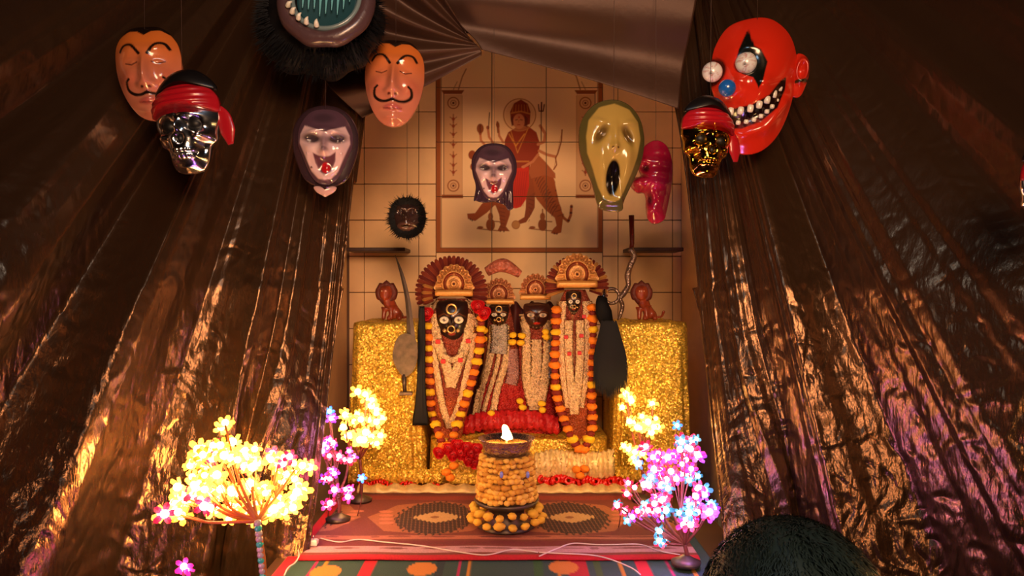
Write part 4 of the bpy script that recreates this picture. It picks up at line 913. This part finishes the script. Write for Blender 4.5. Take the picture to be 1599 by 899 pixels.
# roses
def rose(c, rad):
    parts = []
    for k in range(4):
        R = rad * (1 - .22 * k); n = 20; V = []
        for j in range(3):
            for i in range(n):
                a = 2 * PI * i / n + k; q = R * (1 - .25 * (2 - j) / 2) * (1 + .12 * math.sin(3 * a + k)); V.append((q * math.cos(a), -rad * (.15 + .28 * k) * (j / 2) - .1 * rad * math.sin(5 * a), q * math.sin(a)))
        parts.append((V, gridfaces(3, n, True).tolist()))
    parts.append((ellipsoid((0, 0, 0), (rad * .8, rad * .5, rad * .8), 12, 8)))
    v, f = merge(parts); return mesh('rose', v + np.array(c), f, M_rose, None, True, world=True)
for i, (x, y) in enumerate(((700, 700), (714, 694), (728, 698), (720, 708), (736, 708), (744, 700), (732, 718), (741, 722), (707, 710), (745, 712), (686, 706))):
    tag(rose(P(x, y, 2.405), .0195), 'red rose ' + ['at the upper left end', 'at the top, near the garland tip', 'at the top, second from the left', 'in the middle of the left half', 'in the middle right', 'at the top right, nearest the bowl', 'low in the right half', 'lowest, nearest the pedestal', 'low at the left, above the orange marigold', 'at the right end, touching the pedestal', 'at the far left, behind the garland tip'][i] + ' of the rose heap', 'flower', 'red roses heaped left of the lamp')
for x, y, lab in ((666, 489, 'pink-red rose on the left shoulder of the left idol'), (746, 478, 'pink rose on the right shoulder of the left idol'), (756, 488, 'lower pink rose between the left idol and the small idol')):
    tag(rose(P(x, y, 2.48), .022), lab, 'flower')
# glossy red tinsel garlands along the foot of the cloths
for x0, x1, y0, y1, lab in ((560, 692, 752, 762, 'thin glossy red tinsel garland along the left gold block'), (842, 988, 748, 754, 'thick glossy red tinsel garland right of the oil lamp')):
    n = int((x1 - x0) / 6); r = thing('tinsel_garland', lab, 'garland', P(x0, y0, 2.42)); th = .013 if x0 > 800 else .0085
    for i in range(n):
        t_ = (i + .5) / n; v, f = torus(th * .75, th * .42, (0, 0, 0), 12, 6); a = random.uniform(0, 3)
        v = v @ np.array(Matrix.Rotation(a, 3, 'Z')); v = v @ np.array(Matrix.Rotation(random.uniform(-.6, .6), 3, 'X'))
        mesh('tinsel_loop', v + np.array(P(x0 + (x1 - x0) * t_, y0 + (y1 - y0) * t_ + 3 * math.sin(i * .9), 2.405)), f, M_redt, r, world=True)

# ------------------------------------------------------------------ oil lamp on its flower pedestal
YL = 2.02; zl = lambda py, Y=YL: P(0, py, Y).z; xl = P(791, 0, YL).x; sl = YL / F
r = thing('flower_tray', 'round steel tray on a low foot ringed with hanging yellow marigolds', 'tray', (xl, YL, TZ + .004))
v, f = lathe([(.0, 0), (.07, 0), (.076, .004), (.06, .01), (.045, .03), (.048, .05), (.078, .062), (.086, .072), (.08, .073), (.0, .072)], 48); mesh('tray', v, f, M_iron, r)
for k in range(17):
    a = 2 * PI * k / 17 + .08
    for j in range(2): bloom_obj(r, (xl + (.086 + .006 * j) * math.cos(a), YL + (.086 + .006 * j) * math.sin(a), TZ + .004 + .048 - j * .024 + random.uniform(-.004, .004)), .0142 * random.uniform(.85, 1.12), M_marigold[3])
zb = TZ + .078; zt = zl(709)
r = thing('flower_pedestal', 'tapering pedestal packed with straw-yellow blossoms under the lamp', 'pedestal', (xl, YL, zb))
R0, R1 = 47 * sl, 41 * sl
v, f = lathe([(0, 0), (R0 * .9, 0), (R1 * .9, zt - zb), (0, zt - zb)], 32); mesh('core', v, f, mat('pedestal_core', (120, 84, 36), .9), r)
for i in range(9):
    z = zb + (zt - zb) * (i + .5) / 9; R = R0 + (R1 - R0) * (i + .5) / 9
    for j in range(32):
        a = 2 * PI * (j + .5 * (i % 2)) / 32 + random.uniform(-.04, .04); bloom_obj(r, (xl + R * .93 * math.cos(a), YL + R * .93 * math.sin(a), z + random.uniform(-.003, .003)), .0098 * random.uniform(.8, 1.25), random.choice(M_straw), name='blossom')
for px in (783, 824):
    q = P(px, 741, YL - R0 * .93); mesh('glass_bead', *ellipsoid(q, (.005, .005, .009), 12, 8), mat('blue_bead', (120, 130, 220), .1, coat=1), r, world=True)
r = thing('oil_lamp', 'steel bowl oil lamp with a burning wick on the flower pedestal', 'lamp', (xl, YL, zt + .002))
hb = zl(684) - zt - .002; Rr = 43 * sl
v, f = lathe([(0, 0), (Rr * .74, 0), (Rr * .84, hb * .3), (Rr * .92, hb * .75), (Rr * 1.02, hb), (Rr * 1.04, hb * 1.03), (Rr * .98, hb), (Rr * .86, hb * .72), (Rr * .7, hb * .3), (0, hb * .25)], 56)
mesh('bowl', v, f, mat('steel_bowl', (190, 180, 205), .2, metal=1, bump=('voronoi', 130, .5, .003)), r)
v, f = lathe([(0, hb * .7), (Rr * .8, hb * .7), (Rr * .84, hb * .69), (Rr * .84, hb * .6), (0, hb * .58)], 40); mesh('ghee', v, f, mat('ghee', (210, 150, 70), .15, coat=.6), r)
mesh('wick', *tube([(0, -.01, hb * .7), (0, -.012, hb * 1.15)], .003, 8), mat('wick', (240, 220, 190), .9), r)
fl = catmull([(0, -.012, hb * .95), (.001, -.012, hb * 1.25), (-.003, -.012, hb * 1.65), (-.008, -.012, hb * 1.95)], 24); fr = np.interp(np.linspace(0, 1, 24), [0, .12, .3, .6, .85, 1], [.004, .016, .0125, .009, .008, .001])
v, f = tube(fl, fr, 16); mesh('flame', v, f, mat('flame', (255, 180, 90), emit=22, ecol=(255, 196, 110)), r)
l = lamp('lamp_flame_light', 'POINT', (xl, YL - .03, zt + hb * 1.8), 3.2, (1, .5, .2), .012)

# ------------------------------------------------------------------ arms, whisk, lions, staff
r = thing('curved_sword', 'dark curved sword standing blade-up against the left gold block', 'sword', P(634, 614, 2.45))
bl = [(617, 398), (628, 430), (636, 465), (640, 500), (642, 535), (640, 565)]; wd = [1, 6, 8, 10, 14, 18]
c = catmull([(a, b, q) for (a, b), q in zip(bl, wd)], 50); V = []
for i, (x, y, q) in enumerate(c):
    for dx, dy in ((-.5, 0), (0, -.003), (.5, 0), (0, .003)): V.append(P(x + dx * q, y, 2.43) + Vector((0, dy, 0)))
mesh('blade', V, gridfaces(50, 4, True).tolist() + [[3, 2, 1, 0], [196, 197, 198, 199]], M_iron, r, False, world=True)
mesh('guard_plate', *(lambda V, Fc: (V, Fc))(*(lambda o_: (np.array([tuple(P(x, y, 2.428 + d)) for d in (-.004, .003) for x, y in o_]), [list(range(len(o_)))[::-1], [len(o_) + i for i in range(len(o_))]] + [[i, (i + 1) % len(o_), len(o_) + (i + 1) % len(o_), len(o_) + i] for i in range(len(o_))]))(catmull([(620, 528), (636, 520), (650, 532), (652, 556), (646, 578), (632, 588), (620, 576), (613, 556)], 30, True).tolist())), mat('pitted_steel', (92, 80, 66), .5, metal=.7, noise=(40, .4)), r, False, world=True)
mesh('grip', *tube([P(631, 584, 2.43), P(632, 612, 2.43)], [.0075, .006], 10), M_iron, r, world=True)
mesh('pommel', *box(*[q for q in (P(624, 0, 2.43).x, P(644, 0, 2.43).x, 2.422, 2.438, zl(617, 2.43), zl(611, 2.43))], .002), M_iron, r, False, world=True)
# black tassel strip by idol 1
V = []; prof = [(478, 4), (520, 6), (560, 6), (600, 7), (630, 9), (650, 12), (664, 13)]
pc = catmull([(a, b) for a, b in prof], 40)
for y, hw in pc:
    for j in range(10): x = 659 - (y - 478) * .012 + hw * (j / 4.5 - 1); V.append(P(x, y, 2.455 - .004 * math.cos((j / 4.5 - 1) * 1.5) - .002 * math.sin(j * 2.6)))
o = mesh('black_ribbon', V, gridfaces(40, 10)[:, ::-1].tolist(), M_fur, None, True, world=True); o.modifiers.new('thickness', 'SOLIDIFY').thickness = .002
tag(o, 'long black ribbon with a flared end hanging left of the left idol', 'ribbon')
# fly whisk
r = thing('fly_whisk', 'black hair fly whisk hanging between the right idol and block', 'whisk', P(948, 470, 2.44))
v, f = tube([P(941, 464, 2.45), P(940, 474, 2.44), P(944, 492, 2.44), P(950, 512, 2.44), P(955, 545, 2.43), P(956, 585, 2.43), P(950, 618, 2.43)], [.016, .026, .018, .018, .026, .026, .004], 20, .5, 50); mesh('hair_bundle', v, f, mat('black_hair_core', (9, 9, 12), .7, spec=.15), r, world=True)
ft = []
for k in range(1500):
    a0 = rs.uniform(-1, 1); y0 = rs.uniform(500, 560); x0 = 951 + a0 * 12; x1 = 954 + a0 * 24 + rs.uniform(-5, 5); y1 = rs.uniform(590, 628) - abs(a0) * 14
    Yk = 2.43 - .02 * math.sqrt(max(0, 1 - a0 * a0)) - rs.uniform(0, .006); A = P(x0, y0, Yk); M_ = P((x0 + x1) / 2 + a0 * 5, (y0 + y1) / 2, Yk); B = P(x1, y1, Yk); q = Vector((.0011, 0, 0))
    ft.append(([A - q, A + q, M_ + q, M_ - q, B], [[0, 1, 2, 3], [3, 2, 4]]))
v, f = merge(ft); mesh('loose_hair', v, f, mat('black_hair', (10, 10, 14), .55, spec=.2), r, False, world=True)['kind'] = 'stuff'
mesh('handle', *tube([P(944, 452, 2.46), P(941, 474, 2.45)], [.006, .01], 10), M_steel, r, world=True)
# silver snake staff
r = thing('snake_staff', 'wavy silver snake-shaped staff behind the right lion', 'staff', P(975, 480, 2.72))
mesh('shaft', *tube([P(986, 336, 2.72), P(987, 380, 2.72), P(985, 392, 2.72)], [.010, .008, .008], 10), mat('maroon_shaft', (112, 34, 26), .4), r, world=True)
mesh('snake_body', *tube([P(x, y, 2.7) for x, y in ((984, 388), (990, 400), (984, 415), (980, 430), (981, 445), (974, 458), (968, 466), (972, 478), (966, 500))], [.010, .011, .010, .011, .009, .010, .008, .007, .006], 12, 1, 60), mat('tarnished_silver', (150, 130, 120), .35, metal=.8, bump=('voronoi', 160, .6, .003)), r, world=True)
mesh('coil', *torus(.026, .006, P(955, 462, 2.69), 30, 8), MATS['tarnished_silver'], r, world=True)
# lions: one skin-grown body each
def lion(px, py, Y, label, flip):
    base = P(px, 506, Y); base.z = 1.09; s = .00175
    r = thing('lion_figurine', label, 'figurine', base, (0, 0, 0))
    J = dict(hip=(16, 6, 12), mid=(8, 2, 24), chest=(0, -4, 36), neck=(-3, -6, 46), head=(-4, -12, 54), muz=(-6, -25, 50), e1=(-14, -8, 68), e2=(7, -8, 68), fl=(-7, -8, 20), fl2=(-8, -12, 2), fr=(6, -8, 20), fr2=(6, -12, 2), hl=(8, -6, 10), hl2=(0, -16, 3), hr=(22, -4, 10), hr2=(22, -16, 3), t1=(28, 8, 6), t2=(38, 4, 8), t3=(42, 0, 20))
    R = dict(hip=11, mid=11, chest=12, neck=11, head=15, muz=8, e1=2.5, e2=2.5, fl=5, fl2=4, fr=5, fr2=4, hl=7, hl2=4, hr=7, hr2=4, t1=2.5, t2=2, t3=3.4)
    E = 'hip-mid mid-chest chest-neck neck-head head-muz head-e1 head-e2 chest-fl fl-fl2 chest-fr fr-fr2 hip-hl hl-hl2 hip-hr hr-hr2 hip-t1 t1-t2 t2-t3'.split()
    k = list(J); me = bpy.data.meshes.new('body'); me.from_pydata([(J[a][0] * s * flip, J[a][1] * s, J[a][2] * s) for a in k], [tuple(k.index(q) for q in e.split('-')) for e in E], [])
    o = bpy.data.objects.new('body', me); C.objects.link(o); o.parent = r; me.materials.append(M_lion)
    sk = o.modifiers.new('skin', 'SKIN'); 
    for i, a in enumerate(k): me.skin_vertices[0].data[i].radius = (R[a] * s,) * 2
    me.skin_vertices[0].data[0].use_root = True; o.modifiers.new('sub', 'SUBSURF').levels = 2; o.modifiers['sub'].render_levels = 2; sk.use_smooth_shade = True
    v, f = torus(15 * s, 6.5 * s, (-3 * s * flip, -8 * s, 54 * s), 36, 12, wob=.4); mesh('mane', v, f, mat('lion_mane', (96, 36, 24), .6, bump=('noise', 120, .8, .004)), r)
    for q in (-4, 4): mesh('eye', *ellipsoid(((-5 + q) * s * flip, -23 * s, 57 * s), (1.6 * s,) * 3, 8, 6), mat('glint', (230, 190, 150), .2), r)
lion(607, 480, 2.58, 'small brown seated lion figurine on the left gold block', 1)
lion(1003, 480, 2.58, 'small brown seated lion figurine on the right gold block', 1)

# ------------------------------------------------------------------ lit blossom trees
def blossom_mesh(seed, wide=1.0):
    rs = np.random.RandomState(seed); V = [(0, 0, -.1)]; Fc = []; fm = []
    for k in range(5):
        a = 2 * PI * k / 5 + rs.uniform(-.15, .15); q = len(V); L = rs.uniform(.85, 1.1)
        for da, rr, hz in ((-.5, .62, .16), (-.28, L * .95, .3), (0, L * 1.08, .22), (.28, L * .95, .3), (.5, .62, .16)): V.append((rr * math.cos(a + da), rr * math.sin(a + da), hz * wide))
        V.append((.5 * math.cos(a), .5 * math.sin(a), .02))
        for j in range(4): Fc.append([q + 5, q + j, q + j + 1]); fm.append(0)
        Fc.append([0, q, q + 5]); Fc.append([0, q + 5, q + 4]); fm += [0, 0]
    n = len(V); v, f = ellipsoid((0, 0, .24), (.4, .4, .4), 10, 7); V = V + v.tolist(); Fc += [[c + n for c in q] for q in f]; fm += [1] * len(f)
    return np.array(V), Fc, fm
BM = {}
def lit_blossom(parent, c, rad, pal, d=None, name='blossom'):
    key = (pal[0].name, pal[1].name, random.randrange(2))
    if key not in BM:
        v, f, fm = blossom_mesh(key[2]); o = mesh(name, v, f, None, None, False, mats=list(pal), fm=fm); BM[key] = o.data; bpy.data.objects.remove(o)
    o = bpy.data.objects.new(name, BM[key]); C.objects.link(o); o.scale = (rad,) * 3; o.parent = parent; o.location = Vector(c) - rootloc(parent)
    d = Vector(d) if d else Vector((random.uniform(-.8, .8), -1 + random.uniform(-.3, .5), random.uniform(-.5, .9))); o.rotation_euler = d.to_track_quat('Z', 'Y').to_euler()
def em(name, c, e, base=None): return mat(name, base or c, .5, emit=e, ecol=c)
PY = (em('petal_lit_yellow', (255, 172, 56), 3.6), em('bulb_warm', (255, 224, 150), 16))
PYd = (mat('petal_amber', (240, 150, 40), .6, emit=.7, ecol=(255, 150, 30)), em('bulb_warm', (255, 214, 120), 16))
PP = (em('petal_lit_pink', (255, 30, 130), 1.1, (190, 20, 100)), em('bulb_pinkwhite', (255, 190, 225), 14))
PR = (mat('petal_red', (170, 10, 50), .5, emit=.45, ecol=(255, 10, 70)), em('bulb_pinkwhite', (255, 190, 225), 14))
PV = (em('petal_lit_violet', (180, 50, 250), .9, (110, 40, 160)), em('bulb_violetwhite', (225, 200, 255), 14))
PT = (mat('petal_teal', (40, 100, 120), .5, emit=.2, ecol=(40, 180, 190)), em('bulb_coolwhite', (200, 240, 255), 14))
PB = (em('petal_lit_blue', (60, 120, 255), 2.0), em('bulb_bluewhite', (170, 215, 255), 14))
M_bark = mat('wrapped_wire_stem', (120, 60, 50), .5, noise=(60, .3)); M_barkY = mat('amber_stem', (190, 110, 40), .5)
def blossom_tree(label, base, fork, clusters, pals, rad, stem, lights, beads=False, zbase=TZ):
    """base, fork in pixels at depth Y; clusters: (px,py,Y,rx,ry,count)"""
    (bx, by, Y) = base; b = P(bx, by, Y); b.z = zbase
    r = thing('lit_blossom_tree', label, 'decorative light', b)
    v, f = lathe([(0, 0), (.032, 0), (.034, .008), (.02, .014), (.008, .022), (0, .022)], 24); mesh('foot', v, f, M_iron, r)
    fk = P(*fork, Y); mesh('trunk', *tube([b + Vector((0, 0, .01)), (b + fk) * .5 + Vector((.004, 0, 0)), fk], [.0055, .005, .0045], 8, 1, 12), stem, r, world=True)
    if beads:
        for k in range(14):
            q = b.lerp(fk, (k + .5) / 14); mesh('bead', *ellipsoid(q, (.008, .008, .0085), 10, 8), mat('crystal_bead' + ('_teal' if k % 3 == 0 else ''), (60, 190, 160) if k % 3 == 0 else (180, 170, 160), .12, coat=1), r, world=True)
    for (cx, cy, Yc, rx, ry, n) in clusters:
        tip = P(cx, cy, Yc); mid = (fk + tip) * .5 + Vector((random.uniform(-.012, .012), random.uniform(-.01, .01), -.01)); br = mesh('branch', *tube([fk, mid, tip], [.004, .003, .002], 7, 1, 14), stem, r, world=True)
        tw = []
        for k in range(n):
            a = random.uniform(0, 2 * PI); q = math.sqrt((k + .5) / n); c = P(cx + rx * q * math.cos(a), cy + ry * q * math.sin(a), Yc + random.uniform(-.035, .035))
            lit_blossom(r, c, rad * random.uniform(.8, 1.2), random.choice(pals)); tw.append(tube([tip if k % 2 else mid, c], .0011, 5))
        v, f = merge(tw); mesh('twigs', v, f, stem, r, world=True)['kind'] = 'stuff'
    for (px, py, Yl, p_, col) in lights: lamp('blossom_light', 'POINT', P(px, py, Yl), p_, col, .03)
    return r
YEL = (1, .62, .2); PNK = (1, .16, .5); VIO = (.55, .25, 1)
blossom_tree('yellow lit blossom tree on a beaded stem left of the altar', (414, 922, 1.58), (402, 812),
             [(350, 706, 1.62, 34, 18, 14), (318, 716, 1.64, 26, 18, 10), (390, 716, 1.64, 28, 18, 10), (340, 758, 1.62, 40, 20, 14), (300, 760, 1.64, 24, 16, 8), (375, 800, 1.63, 24, 18, 8), (408, 798, 1.64, 24, 12, 8), (445, 790, 1.65, 20, 16, 8), (460, 734, 1.65, 30, 22, 13), (436, 716, 1.67, 18, 12, 6), (352, 664, 1.64, 12, 6, 2), (270, 800, 1.62, 18, 12, 6), (285, 776, 1.63, 22, 10, 7), (330, 785, 1.63, 18, 12, 6), (462, 770, 1.66, 16, 14, 5), (400, 765, 1.64, 22, 14, 7)],
             [PY, PY, PY, PY, PY, PY, PY, PYd, PR], .0195, M_barkY, [(320, 740, 1.68, 5.5, YEL), (440, 740, 1.68, 3.0, YEL)], beads=True)
blossom_tree('small yellow lit blossom tree before the left gold block', (563, 786, 2.27), (562, 716), [(570, 622, 2.25, 20, 12, 6), (556, 650, 2.25, 18, 12, 5), (588, 650, 2.25, 12, 16, 5), (578, 680, 2.25, 22, 14, 9), (540, 672, 2.24, 8, 14, 3)], [PY], .0215, M_bark, [(572, 645, 2.18, 1.7, YEL)])
blossom_tree('pink and violet lit blossom tree beside the left curtain edge', (528, 812, 2.08), (528, 770), [(520, 700, 2.06, 24, 16, 9), (506, 686, 2.07, 12, 12, 4), (545, 708, 2.05, 14, 12, 4), (520, 742, 2.05, 16, 12, 5), (538, 768, 2.04, 16, 10, 5), (508, 785, 2.05, 10, 8, 2), (513, 650, 2.06, 8, 12, 2)], [PP, PR, PV, PP, PR], .0165, M_bark, [(520, 710, 1.98, .35, PNK), (515, 650, 2.0, .3, VIO)])
blossom_tree('small yellow lit blossom tree before the right gold block', (1004, 786, 2.27), (1002, 726), [(978, 628, 2.26, 20, 14, 5), (992, 656, 2.25, 26, 14, 8), (1014, 664, 2.25, 18, 12, 5), (976, 690, 2.25, 16, 14, 3), (996, 704, 2.25, 12, 18, 5), (1020, 632, 2.25, 4, 4, 1)], [PY], .019, M_bark, [(995, 655, 2.18, 1.6, YEL)])
blossom_tree('many-coloured pink, teal and white lit blossom tree right of the altar', (1071, 880, 1.75), (1069, 850),
             [(1015, 715, 1.8, 24, 26, 13), (1066, 706, 1.8, 28, 22, 15), (1020, 758, 1.78, 26, 20, 13), (1070, 736, 1.78, 22, 18, 11), (1088, 772, 1.76, 16, 26, 10), (1112, 795, 1.74, 12, 12, 6), (1068, 808, 1.74, 14, 20, 8), (1024, 792, 1.76, 20, 20, 11), (985, 760, 1.8, 10, 12, 3), (980, 806, 1.78, 8, 18, 3), (1000, 806, 1.78, 14, 10, 3), (1034, 838, 1.74, 14, 12, 4), (964, 790, 1.8, 4, 4, 1), (1090, 688, 1.8, 5, 4, 1)],
             [PP, PR, PR, PT, PV, PP, PT, PR], .0165, M_bark, [(1040, 740, 1.7, 1.1, PNK), (1100, 790, 1.68, 1.8, VIO), (1110, 700, 1.72, .3, (.3, .5, 1))])
blossom_tree('magenta lit blossom tree low at the bottom left of the picture', (290, 960, 1.5), (287, 930), [(287, 886, 1.5, 5, 5, 2), (262, 912, 1.5, 20, 8, 6), (300, 925, 1.5, 20, 10, 5)], [PP, PV, PR], .015, M_bark, [(262, 912, 1.4, .9, PNK), (170, 950, 1.25, .5, VIO)], zbase=0)
blossom_tree('yellow lit blossom tree added out of view at the right for its glow', (1730, 899, 1.08), (1720, 830), [(1700, 740, 1.06, 30, 30, 9), (1750, 760, 1.06, 30, 30, 9), (1720, 700, 1.08, 30, 20, 5)], [PY], .0175, M_barkY, [(1715, 745, 1.06, 4.0, YEL)], zbase=0)  # unseen tree, added to give the right curtain its yellow glow
# single lights on thin stalks
def spark(px, py, Y, pal, label, foot):
    b = P(foot[0], foot[1], Y); b.z = TZ + .001; r = thing('light_stalk', label, 'decorative light', b); c = P(px, py, Y)
    mesh('stalk', *tube([b, (b + c) * .5 + Vector((.006, 0, 0)), c], .0015, 6, 1, 14), M_bark, r, world=True)
    lit_blossom(r, c, .014, pal, (0, -1, .2))
spark(515, 642, 2.1, PB, 'blue-white light blossom on a thin stalk at the left curtain edge', (512, 806)); spark(565, 746, 2.12, PB, 'cyan light blossom just right of the pink left tree', (558, 800))
spark(1057, 664, 2.1, PB, 'blue-white light blossom left of the right curtain edge', (1046, 806)); spark(964, 786, 2.02, PT, 'tiny white light blossom on the rug near the right eye motif', (966, 812))

# ------------------------------------------------------------------ cables and adaptor
def rugP(px, py, lift=.002):
    Y = (ZC - TZ - lift) * F / (py - CY); return P(px, py, Y)
def cable(pts, label, r_=.0016): tag(mesh('white_cable', *tube([rugP(*q, .0035 + (q[2] if len(q) > 2 else 0)) if len(q) < 3 else rugP(*q) for q in pts], r_, 7, 1, 70), M_wire, None, True, world=True), label, 'cable')
cable([(500, 840), (530, 846), (560, 842), (600, 846), (660, 852), (720, 862), (760, 866), (800, 858), (840, 862)], 'thin white cable running along the rug front at left')
cable([(842, 868), (870, 856), (895, 848), (930, 850), (960, 850), (1000, 850), (1030, 860), (1062, 866)], 'thin white cable looping over the rug front at right')
cable([(842, 862), (880, 864), (920, 866), (950, 872), (985, 886), (1000, 897)], 'thin white cable leaving the rug over the green mat at right')
cable([(463, 851), (467, 866), (461, 878), (450, 886), (444, 898)], 'thin white cable on the green mat near its left corner')
q = rugP(486, 852); r = thing('plug_adaptor', 'small white plug adaptor at the left front corner of the rug', 'adaptor', q)
v, f = box(-.013, .016, -.01, .01, .001, .016, .003); mesh('body', v, f, M_wire, r, False)
for x in (-.005, .005): mesh('pin', *tube([(x, 0, .015), (x, 0, .026)], .0015, 6), M_steel, r)

# ------------------------------------------------------------------ the seated viewer
hx, hy = .316, .86
r = thing('person', 'person with short black hair seen from behind in the bottom right corner', 'person', (hx, .74, .0))
J = dict(pel=(0, 0, .13), bel=(0, .01, .26), chs=(0, .03, .42), upc=(0, .05, .54), nck=(0, .08, .64), nk2=(0, .1, .71), hd1=(0, .12, .78), hd2=(0, .115, .86),
         sl=(-.15, .06, .565), el=(-.21, .1, .34), wl=(-.16, .3, .2), sr=(.15, .06, .565), er=(.21, .1, .34), wr=(.16, .3, .2),
         kl=(-.3, .3, .1), al=(.06, .42, .06), tl=(.16, .42, .05), kr=(.3, .3, .11), ar=(-.06, .36, .07), tr=(-.16, .38, .06))
R = dict(pel=.13, bel=.12, chs=.125, upc=.1, nck=.05, nk2=.048, hd1=.07, hd2=.078, sl=.055, el=.042, wl=.028, sr=.055, er=.042, wr=.028, kl=.06, al=.038, tl=.025, kr=.06, ar=.038, tr=.025)
E = 'pel-bel bel-chs chs-upc upc-nck nck-nk2 nk2-hd1 hd1-hd2 upc-sl sl-el el-wl upc-sr sr-er er-wr pel-kl kl-al al-tl pel-kr kr-ar ar-tr'.split()
k = list(J); verts = [J[a] for a in k]; edges = [tuple(k.index(q) for q in e.split('-')) for e in E]; rad = [R[a] for a in k]
for sd, wn in ((-1, 'wl'), (1, 'wr')):
    wv = Vector(J[wn]); hnd = wv + Vector((0, .05, -.02)); verts.append(tuple(hnd)); rad.append(.024); hi = len(verts) - 1; edges.append((k.index(wn), hi))
    for dx, L in ((-.024, .052), (-.008, .062), (.008, .058), (.024, .046)):
        verts += [tuple(hnd + Vector((dx, .035, -.004))), tuple(hnd + Vector((dx * 1.1, .035 + L * .6, -.02))), tuple(hnd + Vector((dx * 1.1, .035 + L * .8, -.038)))]; rad += [.0095, .0085, .0075]; m_ = len(verts); edges += [(hi, m_ - 3), (m_ - 3, m_ - 2), (m_ - 2, m_ - 1)]
    verts += [tuple(hnd + Vector((-sd * .034, .01, -.006))), tuple(hnd + Vector((-sd * .044, .04, -.02)))]; rad += [.011, .009]; m_ = len(verts); edges += [(hi, m_ - 2), (m_ - 2, m_ - 1)]
def skinobj(name, verts, edges, rad, m):
    me = bpy.data.meshes.new(name); me.from_pydata(verts, edges, []); o = bpy.data.objects.new(name, me); C.objects.link(o); o.parent = r; me.materials.append(m)
    sk = o.modifiers.new('skin', 'SKIN'); sk.use_smooth_shade = True
    for i, q in enumerate(rad): me.skin_vertices[0].data[i].radius = (q, q)
    me.skin_vertices[0].data[0].use_root = True; sb = o.modifiers.new('sub', 'SUBSURF'); sb.levels = 2; sb.render_levels = 2
    return o
M_skin = mat('skin', (120, 78, 56), .5)
skinobj('body', verts, edges, rad, M_skin)
sub = ['pel', 'bel', 'chs', 'upc', 'sl', 'el', 'sr', 'er']; skinobj('shirt', [J[a] for a in sub], [(0, 1), (1, 2), (2, 3), (3, 4), (4, 5), (3, 6), (6, 7)], [R[a] * 1.13 + .006 for a in sub], mat('dark_shirt', (24, 30, 40), .8))
sub = ['pel', 'kl', 'al', 'kr', 'ar']; skinobj('trousers', [J[a] for a in sub], [(0, 1), (1, 2), (0, 3), (3, 4)], [R[a] * 1.12 + .006 for a in sub], mat('dark_trousers', (26, 24, 26), .85))
hc = np.array((0, .12, .826)); hr_ = np.array((.1, .118, .112))
mesh('hair_cap', *ellipsoid(hc, hr_ * .985, 48, 32, lambda q: 1 + .02 * math.sin(q[0] * 11 + q[2] * 5) if q[2] > -.5 else .93), mat('head_hair', (34, 54, 58), .5), r)
ft = []
for i in range(9000):
    u = rs.uniform(-.55, 1); a = rs.uniform(0, 2 * PI); sn = math.sqrt(1 - u * u); nrm = np.array((sn * math.cos(a), sn * math.sin(a), u)); c = hc + nrm * hr_ * .97
    flow = np.array((-.35 * math.sin(a * 2), -.75, -.55)) + rs.uniform(-.5, .5, 3); flow -= nrm * flow.dot(nrm); flow /= np.linalg.norm(flow) + 1e-6; L = rs.uniform(.012, .026)
    sd = np.cross(nrm, flow) * .0007; e = c + flow * L + nrm * .006; m_ = c + flow * L * .5 + nrm * .0055
    ft.append((np.array([c - sd, c + sd, m_ + sd, m_ - sd, e]), [[0, 1, 2, 3], [3, 2, 4]]))
v, f = merge(ft); mesh('hair', v, f, MATS['head_hair'], r, False)['kind'] = 'stuff'
for q in (-1, 1): mesh('ear', *ellipsoid((q * .098, .13, .79), (.012, .02, .032), 14, 10), M_skin, r); mesh('eye', *ellipsoid((q * .032, .195, .815), (.014, .012, .012), 12, 8), M_tooth, r)
mesh('nose', *ellipsoid((0, .215, .785), (.015, .02, .026), 12, 10), M_skin, r); mesh('mouth', *ellipsoid((0, .195, .748), (.025, .01, .008), 12, 8), mat('lips', (120, 60, 54), .4), r)
